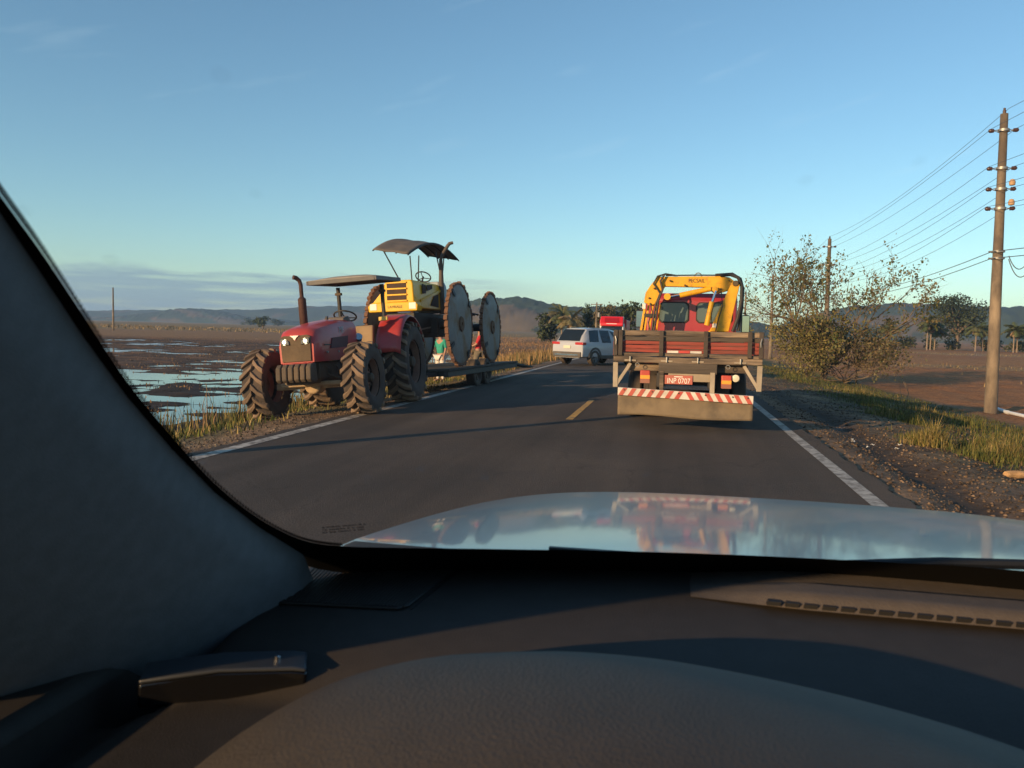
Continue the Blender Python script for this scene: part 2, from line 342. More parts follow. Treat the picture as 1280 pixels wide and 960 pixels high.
# soil colours
col = np.zeros((nx, ny, 3)); gravel = np.array([.22, .14, .082]); soil = np.array([.30, .132, .048]); dark = np.array([.085, .060, .043]); mud = np.array([.25, .132, .070]); wet = np.array([.048, .036, .030]); straw = np.array([.30, .205, .095]); turf = np.array([.085, .08, .035])
def mixc(c, d, w): return c*(1-w[..., None])+d*w[..., None]
n_a = fbm(XX*.35, YY*.35, 4, 21); n_b = fbm(XX*1.4, YY*1.4, 4, 22); n_c = fbm(XX*.03, YY*.03, 4, 23)
col[:] = gravel
vr = np.clip((XX-3.4+(n_a-.5)*3)/1.6, 0, 1); col = mixc(col, turf*1.1, vr*np.clip((XX < 10)*1.0, 0, 1))
dk = np.clip((n_b-.42)*5, 0, 1)*np.clip(1-np.abs(XX-4.2)/2.4, 0, 1)*(YY < 40); col = mixc(col, dark, dk*.85)
rutm = np.exp(-((XX-3.05-.10*np.sin(YY*.5))/.34)**2)*(YY < 26)*(XX > 2.2); col = mixc(col, dark*.8, np.clip(rutm*1.2, 0, 1))
fr = np.clip((XX-9.3+(n_a-.5)*2)/1.2, 0, 1); col = mixc(col, soil, fr)
col = mixc(col, np.array([.33, .165, .065]), fr*np.clip((n_c-.45)*6, 0, 1)*np.clip((YY-30)/40, 0, 1)*.8)
band = fr*np.clip(np.sin(YY*.075+n_c*3)*4-2.6, 0, 1); col = mixc(col, straw, band*.55)
vl = np.clip((-5.9-XX+(n_a-.5)*1.2)/.9, 0, 1)*(XX < -5); col = mixc(col, turf*1.2, vl*.8)
fl = np.clip((-9.9-XX)/1.2, 0, 1)
h = np.clip((ZZ-WATER_Z)/.14, 0, 1)
fieldc = mixc(np.broadcast_to(wet, col.shape).copy(), np.broadcast_to(mud, col.shape), h)
neardark = np.clip((35-YY+(n_c-.5)*14)/5, 0, 1); fieldc = mixc(fieldc, wet*.8, neardark*.88)  # the near end of the field gets a darker colour
col = mixc(col, fieldc, fl)
far = np.clip((YY-96+(n_c-.5)*20)/14, 0, 1)*fl; brown = np.array([.28, .160, .080]); col = mixc(col, brown, far)
far2 = np.clip((np.hypot(XX, YY)-215+(n_c-.5)*40)/30, 0, 1); col = mixc(col, straw*.85, far2*fl*.9)
# reddish dry grass field between the flooded field and the road farther on
rg = fl*np.clip((YY-45)/20, 0, 1)*np.clip((XX+34)/10, 0, 1); col = mixc(col, np.array([.24, .135, .065]), rg*.9)
ground = struct(npmesh('ground', np.stack([XX, YY, ZZ], -1).reshape(-1, 3), F, M_ground, col.reshape(-1, 3)))
M_water = mat('flood_water', (.02, .022, .022), .04, var=0, spec=.5, bump=.05, bscale=6)
wtr = struct(MB().grid(lambda u, v: (-140+128.5*u, 12+93*v, WATER_Z), 2, 2).build('water', M_water))

def road_x(y): return -0.0006*max(0, y-60)**1.55
def ribbon(x0, x1, y0, y1, z, n=60, jag=0, th=0.0):
    mb = MB(); ys = [y0+(y1-y0)*(i/n)**1.0 for i in range(n+1)]; vs = []
    for y in ys:
        j = (random.random()-.5)*jag; k = (random.random()-.5)*jag
        o = road_x(y); vs += [(x0+o+j, y, z), (x1+o+k, y, z)]
    mb.add(vs, [(2*i, 2*i+1, 2*i+3, 2*i+2) for i in range(n)])
    return mb
mbr = ribbon(-5.33, 2.24, -60, 60, 0.0, 500, .09); mb2 = ribbon(-5.33, 2.24, 60, 900, 0.0, 80)
mbr.add(mb2.v, mb2.f)
road = struct(mbr.build('road', asphalt, smooth=False))
ribbon(-5.16, -4.99, -40, 400, .004, 220, .012).build('edge_line', roadwhite, road, smooth=False)
ribbon(1.86, 2.00, -40, 400, .004, 220, .012).build('edge_line', roadwhite, road, smooth=False)
for k in range(-2, 14):
    y0 = 13.35+k*12.0
    ribbon(-1.68, -1.56, y0, y0+4.1, .004, 12, .008).build('centre_dash', roadyellow, road, smooth=False)

# ------------------------------------------------------------------ hills
def hill(name, pts, y, depth, seed, tree=3.0, col=(.035, .05, .028), nb=260):
    xs = np.linspace(pts[0][0], pts[-1][0], nb); hx = np.interp(xs, [p[0] for p in pts], [p[1] for p in pts])
    vs = np.linspace(0, 1, 26); X, V = np.meshgrid(xs, vs, indexing='ij')
    prof = np.sin(np.pi*np.clip(V, 0, 1))**.8
    sc = (pts[-1][0]-pts[0][0])/nb
    Z = hx[:, None]*prof*(.9+.2*fbm(X/60, V*6+seed, 4, seed))+tree*(fbm(X/(sc*2.2), V*30, 3, seed+3)-.35)*(prof > .25)
    Y = y+depth*V+(fbm(X/80, V*4, 3, seed+5)-.5)*depth*.15
    i = np.arange(X.size).reshape(X.shape)
    Fh = np.stack([i[:-1, :-1], i[1:, :-1], i[1:, 1:], i[:-1, 1:]], -1).reshape(-1, 4)
    n = fbm(X/25, V*22, 4, seed+9)[..., None]; p = fbm(X/110, V*7, 3, seed+11)[..., None]
    cc = np.array(col)*(.6+.9*n); cc = np.where(p > .60, np.array([.10, .075, .045])*(.7+.6*n), cc)
    return struct(npmesh(name, np.stack([X, Y, Z-1.0], -1).reshape(-1, 3), Fh, mat('forest', (.04, .05, .03), .95, attr=True, var=.2, scale=.05, spec=.1), cc.reshape(-1, 3)))
hill('hill', [(-480, 0), (-420, 20), (-340, 40), (-300, 47), (-255, 52), (-225, 53), (-190, 42), (-150, 38), (-110, 39), (-70, 41), (-30, 36), (40, 30), (130, 20), (220, 5)], 1150, 160, 3, 9)
hill('hill', [(120, 10), (200, 22), (260, 45), (320, 60), (400, 68), (470, 66), (560, 62), (640, 66), (760, 64), (900, 72), (1100, 50), (1300, 20)], 1420, 260, 7, 9)
hill('hill', [(-2900, 20), (-2300, 30), (-1900, 40), (-1700, 42), (-1500, 50), (-1300, 64), (-1150, 70), (-1000, 66), (-860, 74), (-700, 70), (-520, 56), (-330, 40), (-100, 28), (200, 20)], 2450, 380, 12, 10)
hill('hill', [(-1700, 4), (-1560, 22), (-1440, 40), (-1330, 36), (-1220, 18), (-1100, 12), (-960, 4)], 2050, 180, 15, 12)

# ------------------------------------------------------------------ foliage helpers
def leaf_mesh(mb, pts, size, cols, flat=0.0):
    for p in pts:
        s = size*random.uniform(.6, 1.35); c = random.choice(cols); k = random.uniform(.75, 1.25)
        a = Vector((random.gauss(0, 1), random.gauss(0, 1), random.gauss(0, 1)*(1-flat))).normalized(); b = a.cross(Vector((random.gauss(0, 1), random.gauss(0, 1), random.gauss(0, 1)))).normalized()
        p = Vector(p)
        mb.add([p, p+a*s*.5+b*s*.28, p+a*s, p+a*s*.5-b*s*.28], [(0, 1, 2, 3)], (c[0]*k, c[1]*k, c[2]*k))
def branch_tree(name, label, loc, height, spread, nmain, levels, leafn, leafsize, cols, trunk_r=.12, fork=.18, group=None, cat='tree', rnd=0, upb=.35, tip_bias=True, trunkmat=None, llow=0):
    random.seed(rnd)
    root = thing(name, label, cat, loc, group=group)
    tb = MB(); tips = []
    def grow(p, d, ln, r, lv):
        pts = [p]; n = 4; rs = [r]
        for i in range(n):
            d = (d+Vector((random.gauss(0, .16), random.gauss(0, .16), random.gauss(0, .10)+.03))).normalized()
            p = p+d*ln/n; pts.append(p); rs.append(r*(1-.55*(i+1)/n))
            if lv < levels and i >= 1 and random.random() < .75:
                e = (d+Vector((random.gauss(0, .75), random.gauss(0, .75), random.gauss(.1, .45)))).normalized()
                grow(p, e, ln*random.uniform(.5, .8), rs[-1]*.7, lv+1)
        tb.tube(pts, rs, 6 if lv < 2 else 4, cap=False)
        if lv >= levels-1: tips.append(pts)
        elif lv < levels:
            for _ in range(2): grow(p, (d+Vector((random.gauss(0, .5), random.gauss(0, .5), random.gauss(.1, .3)))).normalized(), ln*.62, rs[-1], lv+1)
    for k in range(nmain):
        a = 2*math.pi*(k+random.random()*.6)/nmain
        d = Vector((math.cos(a)*spread, math.sin(a)*spread, upb+random.random()*.5)).normalized()
        grow(Vector((math.cos(a)*trunk_r*.4, math.sin(a)*trunk_r*.4, height*fork*random.uniform(.2, .9))), d, height*random.uniform(.42, .6), trunk_r*random.uniform(.5, .75), 1)
    tb.tube([(0, 0, -.3), (.03, 0, height*fork*.5), (0, .03, height*fork)], [trunk_r*1.25, trunk_r, trunk_r*.8], 8)
    tb.build('trunk', trunkmat or M_bark, root, recalc=False)
    cr_ = MB()
    pts = []
    for _ in range(leafn//7):
        t = random.choice(tips); i = random.randrange(1, len(t)); p = t[i-1].lerp(t[i], random.random()); sp_ = leafsize*random.uniform(.5, 1.3)
        for _k in range(7): pts.append(p+Vector((random.gauss(0, 1), random.gauss(0, 1), random.gauss(0, 1)))*sp_)
    leaf_mesh(cr_, pts, leafsize, cols)
    cr_.build('crown', M_leaf, root, smooth=False, recalc=False)
    return root
def clump_tree(name, label, loc, h, rx, rz, n, leaf, cols, trunk_r=.2, group=None, rnd=0, base=None, lobes=9, cat='tree'):
    random.seed(rnd); root = thing(name, label, cat, loc, group=group)
    base = base if base is not None else h*.35
    tb = MB(); tb.tube([(0, 0, -.5), (.1, 0, h*.3), (0, .1, h*.75)], [trunk_r*1.2, trunk_r, trunk_r*.4], 7)
    L_ = []
    for k in range(lobes):
        a = random.random()*6.28; rr = rx*math.sqrt(random.random())*.75; zz = base+(h-base)*(.15+.75*random.random())
        cxy = (math.cos(a)*rr, math.sin(a)*rr, zz); sc = random.uniform(.38, .62); L_.append((cxy, rx*sc, rz*sc))
        tb.tube([(0, 0, h*.28), Vector(cxy)*.6+Vector((0, 0, h*.12)), cxy], [trunk_r*.5, trunk_r*.35, trunk_r*.12], 5, cap=False)
    tb.build('trunk', M_bark, root, recalc=False)
    pts = []
    for _ in range(n):
        c, a, b = random.choice(L_); d = Vector((random.gauss(0, 1), random.gauss(0, 1), random.gauss(0, 1))).normalized()*random.uniform(.55, 1.05)
        pts.append((c[0]+d.x*a, c[1]+d.y*a, max(.2, c[2]+d.z*b)))
    mb = MB(); leaf_mesh(mb, pts, leaf, cols); mb.build('crown', M_leaf, root, smooth=False, recalc=False)
    return root
def palm(name, label, loc, h, fl, cols, rnd, group=None, skirt=True, nf=22):
    random.seed(rnd); root = thing(name, label, 'palm', loc, group=group)
    tb = MB(); lean = random.uniform(-.03, .03)*h
    tb.tube([(0, 0, -.5), (lean*.4, 0, h*.4), (lean, 0, h)], [.20, .15, .12], 8); tb.build('trunk', mat('palm_trunk', (.24, .18, .13), .9, var=.25, scale=3), root)
    mb = MB()
    def frond(a, el, ln, c, droop):
        p = Vector((lean, 0, h)); pts = [p]; d = Vector((math.cos(a)*math.cos(el), math.sin(a)*math.cos(el), math.sin(el)))
        for i in range(7): d = (d+Vector((0, 0, -droop))).normalized(); p = p+d*ln/7; pts.append(p)
        for i in range(7):
            q0, q1 = pts[i], pts[i+1]; ax = (q1-q0).normalized(); sd_ = ax.cross(Vector((0, 0, 1))).normalized()
            for j in range(4):
                q = q0.lerp(q1, j/4); w = ln*.28*math.sin(.25+2.6*(i+j/4)/7)
                for s in (-1, 1):
                    e = q+sd_*s*w+ax*w*.5+Vector((0, 0, -w*random.uniform(.3, .9))); k = random.uniform(.7, 1.3)
                    mb.add([q, q+ax*ln*.065, e], [(0, 1, 2)], (c[0]*k, c[1]*k, c[2]*k))
    for k in range(nf): frond(k*2.4+random.random()*.4, random.uniform(-.1, 1.2), fl*random.uniform(.8, 1.1), random.choice(cols), random.uniform(.14, .26))
    if skirt:
        for k in range(10): frond(k*2.4, random.uniform(-1.2, -.5), fl*.55, (.30, .20, .11), .2)
    mb.build('crown', M_leaf, root, smooth=False, recalc=False)
    return root
def grass_patch(name, label, pos, hmin, hmax, palette, wid=.02, lean=.35, seed=1, wcol=None):
    r = np.random.default_rng(seed); n = len(pos)
    P = np.asarray(pos, float); z = ground_z(P[:, 0], P[:, 1]) if P.shape[1] == 2 else P[:, 2]
    B = np.stack([P[:, 0], P[:, 1], z-.02], -1); hh = r.uniform(hmin, hmax, n)*r.uniform(.6, 1.0, n)
    if wcol is not None: hh = hh*wcol
    a = r.uniform(0, 6.28, n); ca, sa = np.cos(a), np.sin(a); w = wid*r.uniform(.6, 1.4, n)
    side = np.stack([ca, sa, 0*ca], -1)*w[:, None]; ld = np.stack([-sa, ca, 0*ca], -1)*(hh*r.uniform(0, lean, n))[:, None]
    upv = np.stack([0*ca, 0*ca, hh], -1)
    V = np.stack([B-side, B+side, B+upv*.55+ld*.35+side*.7, B+upv*.55+ld*.35-side*.7, B+upv+ld], 1).reshape(-1, 3)
    pal = np.array(palette); ci = r.integers(0, len(pal), n)
    cols = np.repeat(pal[ci]*r.uniform(.7, 1.3, n)[:, None], 5, 0)
    o = (np.arange(n)*5)[:, None]
    T = np.concatenate([o+np.array([[0, 1, 2]]), o+np.array([[0, 2, 3]]), o+np.array([[3, 2, 4]])])
    g = npmesh(name, V, T, M_grass, cols, smooth=False)
    return stuff(g, label, 'grass')

# ------------------------------------------------------------------ wheels
def lug_tyre(Rr, w, lugs, lh, rim_r):
    mb = MB(); rc = Rr-lh; hw = w/2
    mb.lathe([(-hw*.82, rim_r), (-hw, rim_r+(rc-rim_r)*.35), (-hw*1.02, rim_r+(rc-rim_r)*.65), (-hw*.9, rc*.985), (-hw*.5, rc), (hw*.5, rc), (hw*.9, rc*.985), (hw*1.02, rim_r+(rc-rim_r)*.65), (hw, rim_r+(rc-rim_r)*.35), (hw*.82, rim_r)], 48, cap=False)
    tr = MB(); st = 2*math.pi/lugs
    for s in (-1, 1):
        for i in range(lugs):
            t0 = st*(i+(.5 if s > 0 else 0)); vs = []
            for a, dt, r0, r1 in ((-.03*hw, 0, rc-.01, Rr), (.55*hw, st*.55, rc-.01, Rr), (1.03*hw, st*.85, rc*.95, Rr*.972)):
                for q in (-1, 1):
                    for rr in (r0, r1):
                        t = t0+dt+q*st*(.17 if rr == r1 else .22); q_ = random.uniform(-.007, .005); t += random.uniform(-.012, .012); vs.append((s*a+random.uniform(-.008, .008), (rr+q_)*math.cos(t), (rr+q_)*math.sin(t)))
            fs = []
            for k in (0, 4): fs += [(k, k+1, k+5, k+4), (k+1, k+3, k+7, k+5), (k+3, k+2, k+6, k+7), (k+2, k, k+4, k+6)]
            fs += [(0, 2, 3, 1), (8, 9, 11, 10)]; tr.add(vs, fs)
    return mb, tr
def tractor_wheel(root, name, loc, Rr, w, lugs, lh, rim_r, s, rimmat, hubmat):
    mb, tr = lug_tyre(Rr, w, lugs, lh, rim_r)
    o = mb.build(name, M_mudside, root, loc=loc)
    tr.build('tread', M_mudtyre, o, ang=25, bevel=.008)
    rm = MB(); rm.lathe([(-w*.36, rim_r*1.02), (-w*.34, rim_r*.96), (-w*.1, rim_r*.9), (s*w*.02, rim_r*.82), (s*w*.05, rim_r*.42), (s*w*.16, rim_r*.36), (s*w*.18, .0)], 32, cap=False)
    rm.lathe([(w*.36, rim_r*1.02), (w*.34, rim_r*.96), (w*.1, rim_r*.9)], 32, cap=False); rm.build('rim', rimmat, o)
    hb = MB(); hb.lathe([(0, rim_r*.26), (s*w*.34, rim_r*.24), (s*w*.40, rim_r*.14)], 16)
    for k in range(8):
        a = k*math.pi/4; hb.lathe([(s*w*.08, .022), (s*w*.13, .022)], 6, c=(0, rim_r*.55*math.cos(a), rim_r*.55*math.sin(a)))
    hb.build('hub', hubmat, o)
    return o
def road_wheel(root, name, loc, Rr, w, s=1, rim=None):
    mb = MB(); hw = w/2; ri = Rr*.62
    mb.lathe([(-hw*.8, ri), (-hw, ri*1.12), (-hw, Rr*.93), (-hw*.8, Rr*.995), (-hw*.3, Rr), (-hw*.26, Rr*.985), (hw*.0, Rr*.985), (hw*.3, Rr), (hw*.8, Rr*.995), (hw, Rr*.93), (hw, ri*1.12), (hw*.8, ri)], 36, cap=False)
    o = mb.build(name, M_rubber, root, loc=loc)
    rm = MB(); rm.lathe([(s*hw*.78, ri*1.02), (s*hw*.6, ri*.93), (s*hw*.3, ri*.88), (s*hw*.32, ri*.2), (s*hw*.4, 0)], 24, cap=False)
    for k in range(5):
        a = k*2*math.pi/5; rm.beam((s*hw*.5, ri*.15*math.cos(a), ri*.15*math.sin(a)), (s*hw*.62, ri*.92*math.cos(a), ri*.92*math.sin(a)), ri*.26, hw*.25, (1, 0, 0))
    rm.build('rim', rim or mat('alloy', (.42, .42, .43), .35, .9, var=.1, dust=.2), o, recalc=False)
    return o

# ------------------------------------------------------------------ red tractor
red = mat('tractor_red', (.42, .018, .022), .35, var=.12, coat=.25, dust=.22, dustcol=(.27, .15, .10))
T = thing('farm_tractor', 'muddy red farm tractor with headlights on and a flat canopy, parked on the road edge', 'tractor', (-6.0, 14.0, -.10), (0, R(-5.6), R(2)))
hosem0 = mat('old_hose', (.03, .027, .025), .7, var=.1, dust=.3)
dirtyiron = mat('dirty_iron', (.05, .045, .04), .8, .2, var=.3, dust=.55, dustcol=(.20, .14, .09))
dustclay = mat('clay_coated_casting', (.38, .27, .16), .9, var=.25, scale=8, bump=.3)
tanrim = mat('muddy_rim', (.20, .10, .07), .8, var=.3, dust=.6, dustcol=(.22, .13, .09))
for s in (-1, 1):
    tractor_wheel(T, 'front_wheel', (s*.90, -1.2, .63), .63, .40, 17, .055, .33, s, tanrim, dirtyiron)
    tractor_wheel(T, 'rear_wheel', (s*.88, 1.3, .82), .82, .50, 20, .065, .44, s, tanrim, dirtyiron)
# bonnet as a loft
def bonnet_sec(y):
    t = (y+1.86)/1.86
    hw = .325+.04*min(1, t*2); top = 1.50+.20*min(1, t*1.5)**.7; bot = .97 if t < .6 else .97+.10*(t-.6)
    if t < .08: top -= .10*(1-t/.08)**2; hw -= .03*(1-t/.08)
    return [(-hw, bot), (-hw*1.03, bot+.30), (-hw, top-.14), (-hw*.86, top-.045), (-hw*.5, top), (0, top+.012), (hw*.5, top), (hw*.86, top-.045), (hw, top-.14), (hw*1.03, bot+.30), (hw, bot)]
ys = [-1.86, -1.83, -1.78, -1.7, -1.5, -1.2, -.9, -.6, -.3, 0.0]; mb = MB(); secs = [bonnet_sec(y) for y in ys]; n = len(secs[0])
mb.add([(x, y, z) for y, sc in zip(ys, secs) for x, z in sc], [(i*n+k, i*n+k+1, (i+1)*n+k+1, (i+1)*n+k) for i in range(len(ys)-1) for k in range(n-1)]+[tuple(range(n)), tuple((len(ys)-1)*n+k for k in range(n))])
bon = mb.build('bonnet', red, T, ang=40)
gm = mat('grille_mesh', (.075, .055, .036), .8, .2, var=.3, scale=20, dust=.5, dustcol=(.24, .16, .09))
MB().prism([(-.255, .99), (.255, .99), (.265, 1.40), (.20, 1.43), (.07, 1.42), (0, 1.33), (-.07, 1.42), (-.20, 1.43), (-.265, 1.40)], -1.885, -1.85, 'Y').build('grille', gm, bon, bevel=.008)
for s in (-1, 1):
    lp = MB(); lp.prism([(s*.10, 1.27), (s*.25, 1.29), (s*.255, 1.375), (s*.21, 1.385), (s*.11, 1.34)], -1.91, -1.88, 'Y'); hl = lp.build('headlight', mat('lamp_housing', (.2, .2, .2), .2, .8, var=0), bon, bevel=.006)
    MB().lathe([(-1.913, .001), (-1.912, .03), (-1.90, .052)], 16, 'Y', (s*.185, 0, 1.325), cap=False).build('lens', mat('lit_headlamp', (.9, .88, .8), .2, var=0, emit=((1, .86, .55), 2.2)), hl)
MB().prism([(-.085, 1.425), (.085, 1.425), (.03, 1.385), (0, 1.335), (-.03, 1.385)], -1.905, -1.886, 'Y').build('badge', mat('badge_metal', (.75, .55, .5), .3, .6, var=0), bon, bevel=.004)
MB().box(-.27, .27, -1.875, -1.80, .915, .965).build('lower_lip', red, bon, bevel=.012)
MB().tube([(.12, -.75, 1.70), (.12, -.75, 1.76)], .025, 10).build('filler_cap', M_black, bon)
MB().prism([(-1.30, 1.18), (-.50, 1.20), (-.46, 1.40), (-1.2, 1.36)], .362, .378).build('side_vent', mat('vent_dark', (.07, .018, .022), .6, var=.1), bon)
text_mesh('bonnet_lettering', 'MF', .15, mat('sticker_grey', (.42, .42, .44), .5, var=0), bon, (.372, -.75, 1.50), (R(90), 0, R(90)), 1.2)
MB().box(.364, .372, -1.55, -.35, 1.235, 1.255).build('bonnet_seam', M_black, bon)
for yy in (-1.45, -.95, -.45): MB().lathe([(.36, .02), (.385, .018)], 10, 'X', (0, yy, 1.12)).build('bonnet_catch', M_steel, bon)
MB().lathe([(-.55, .09), (-.30, .09)], 14, 'Y', (.32, 0, .82)).build('oil_filter', M_black, T)
MB().box(.27, .47, -.62, -.36, .60, .76).build('battery_box', dirtyiron, T, bevel=.02)
for k in range(4): MB().tube([(.22, -1.5+.35*k, .95), (.32, -1.35+.35*k, .85+.03*k), (.30, -1.1+.35*k, .70)], .014, 6).build('engine_hose', hosem0, T)
for s in (-1, 1): MB().tube([(s*.2, -1.3, .78), (s*.5, -1.32, .66), (s*.72, -1.22, .62)], .022, 8).build('steering_link', dirtyiron, T)
# front weights
for k in range(6):
    x = -.27+k*.105; MB().prism([(-2.16, .70), (-2.14, .90), (-2.06, .955), (-1.90, .955), (-1.88, .66), (-2.10, .655)], x, x+.088).build('suitcase_weight', dirtyiron, T, bevel=.018)
MB().box(-.20, .20, -1.95, 1.3, .60, .93).box(-.28, .28, -1.6, -.3, .66, .96).box(-.26, .26, .2, 1.5, .55, 1.05).build('engine_block', dirtyiron, T, bevel=.03)
MB().box(-.70, .70, -1.28, -1.12, .50, .62).lathe([(-1.36, .14), (-1.3, .16), (-1.1, .16), (-1.04, .12)], 14, 'Y', (0, 0, .56)).box(-.55, .55, -1.42, -1.36, .55, .63).build('front_axle', dustclay, T, bevel=.02)
MB().tube([(-.85, 1.3, .80), (.85, 1.3, .80)], [.13, .13], 14).build('rear_axle', dirtyiron, T)
ex = MB(); ex.tube([(-.31, -.78, 1.58), (-.31, -.78, 1.62), (-.31, -.78, 2.10), (-.31, -.78, 2.14)], [.045, .072, .072, .035], 14); ex.tube([(-.31, -.78, 2.13), (-.31, -.78, 2.36), (-.325, -.79, 2.43), (-.365, -.83, 2.48), (-.40, -.87, 2.49)], [.036, .036, .037, .04, .042], 12)
ex.build('exhaust', mat('rusty_exhaust', (.075, .035, .026), .75, .3, var=.35, scale=12), T)
# fenders: curved sheet with inner flange
for s in (-1, 1):
    fm = MB()
    def fen(u, v, s=s):
        a = R(12)+R(142)*u; r_ = .93; yy = 1.3-r_*math.cos(a); zz = .85+r_*math.sin(a)
        return (s*(.58+.50*v), yy, zz-.05*max(0, v-.85)/.15)
    fm.grid(fen, 20, 5); f_ = fm.build('fender', red, T, solid=.02)
    fi = MB(); pts = [(1.3-.93*math.cos(R(12)+R(142)*i/20), .85+.93*math.sin(R(12)+R(142)*i/20)) for i in range(21)]+[(2.1, .95), (.42, .95)]
    fi.prism(pts, s*.575, s*.595); fi.build('fender_side', red, f_)
    MB().box(s*.62, s*.80, .60, .66, 1.66, 1.74).build('marker_lamp', mat('amber_lens', (.75, .45, .10), .3, var=.1), f_, bevel=.012)
# platform, console, seat
MB().box(-.55, .55, 0.05, 1.0, .86, .90).build('footplate', dirtyiron, T, bevel=.01)
MB().prism([(-.02, 1.0), (.20, 1.0), (.22, 1.55), (.02, 1.78), (-.05, 1.74)], -.24, .24).build('dash_cowl', mat('console_plastic', (.045, .045, .05), .6, var=.1, dust=.4), T, bevel=.02)
swm = MB(); c0 = Vector((.0, .46, 1.80)); ax = Vector((0, .45, .9)).normalized(); e1 = Vector((1, 0, 0)); e2 = ax.cross(e1)
swm.tube([c0+(e1*math.cos(t)+e2*math.sin(t))*.215 for t in [2*math.pi*k/28 for k in range(29)]], .016, 8, cap=False)
for k in range(3):
    t = k*2.094+.5; swm.tube([c0-ax*.04, c0+(e1*math.cos(t)+e2*math.sin(t))*.21], .012, 6)
swm.tube([c0-ax*.45, c0-ax*.02], .025, 8); swm.build('steering_wheel', M_black, T)
seatm = mat('dusty_seat', (.30, .21, .12), .8, var=.2, dust=.3)
st = MB().box(-.25, .25, .85, 1.25, 1.10, 1.20).build('seat', seatm, T, bevel=.04, seg=3)
MB().prism([(1.22, 1.15), (1.33, 1.17), (1.42, 1.62), (1.32, 1.62)], -.25, .25).build('seat_back', seatm, st, bevel=.035, seg=3)
MB().box(.30, .52, .30, .62, .92, 1.22).build('toolbox', mat('blue_plastic', (.02, .11, .24), .5, var=.15), T, bevel=.03)
MB().tube([(.35, .1, 1.32), (.40, .02, 1.38)], .075, 14).build('round_mirror', M_chrome, T)
MB().box(.48, .72, .15, .45, .42, .46).box(.50, .52, .2, .4, .42, .88).box(.68, .70, .2, .4, .42, .88).build('step', dirtyiron, T)
for s in (-1, 1):
    MB().tube([(s*.47, 1.45, 1.0), (s*.47, 1.40, 2.44)], .042, 10).build('canopy_post', M_black, T)
    MB().box(s*.47-.06, s*.47+.06, 1.36, 1.46, 2.28, 2.33).build('post_clamp', dirtyiron, T)
cpm = MB()
def cano(u, v):
    x = -.62+1.34*u; y = .28+1.55*v; e = max(abs(2*u-1), abs(2*v-1)); return (x, y, 2.50+.07*(1-abs(2*u-1)**3)*(1-abs(2*v-1)**4)+.06*v-.0*e)
cpm.grid(cano, 16, 16); cn = cpm.build('canopy', mat('canopy_fibreglass', (.30, .27, .23), .7, var=.2, dust=.3), T, solid=.035)
cem = mat('canopy_edge', (.14, .13, .12), .7, var=.15)
MB().box(-.62, .72, .26, .30, 2.43, 2.51).build('canopy_rim', cem, cn, bevel=.01); MB().box(-.62, .72, 1.79, 1.85, 2.50, 2.58).build('canopy_rim', cem, cn, bevel=.01)
for xs_ in (-.64, .74): MB().beam((xs_, .26, 2.47), (xs_, 1.83, 2.54), .04, .08).build('canopy_side', cem, cn, bevel=.01)

# ------------------------------------------------------------------ trailer and yellow machine
TR = thing('flatbed_trailer', 'low dark flatbed trailer carrying the yellow steel-wheeled machine', 'trailer', (-6.05, 21.0, -.08), (0, R(-3.5), R(-4.0)))
tw_ = mat('trailer_timber', (.06, .05, .04), .9, var=.3, scale=5, bump=.3)
for k in range(9):
    MB().box(-1.25+k*.28, -1.25+k*.28+.265, -3.0, 3.3, .50, .555).build('deck_plank', tw_, TR, bevel=.006)
MB().box(-1.22, -1.10, -3.0, 3.3, .36, .495).box(1.10, 1.22, -3.0, 3.3, .36, .495).box(-1.2, 1.2, -.3, -.15, .38, .49).box(-1.2, 1.2, 1.5, 1.65, .38, .49).box(-1.2, 1.2, -2.95, -2.8, .38, .49).box(-1.2, 1.2, 3.1, 3.25, .38, .49).build('frame', M_black, TR, bevel=.01)
MB().beam((-.9, -3.0, .43), (0, -4.4, .43), .1, .1).beam((.9, -3.0, .43), (0, -4.4, .43), .1, .1).build('drawbar', M_black, TR)
MB().beam((.95, 3.3, .50), (1.15, 5.0, .30), .35, .05).build('loading_ramp', M_black, TR)
MB().beam((-.95, 3.3, .50), (-1.15, 5.0, .12), .35, .05).build('loading_ramp', M_black, TR)
for s in (-1, 1):
    for yy in (-.45, .45): road_wheel(TR, 'wheel', (s*1.02, yy, .36), .36, .24, s, mat('dark_rim', (.05, .05, .05), .6, .4, var=.2, dust=.4))
MB().tube([(-1, -.45, .36), (1, -.45, .36)], .05, 8).tube([(-1, .45, .36), (1, .45, .36)], .05, 8).build('axle', M_black, TR)

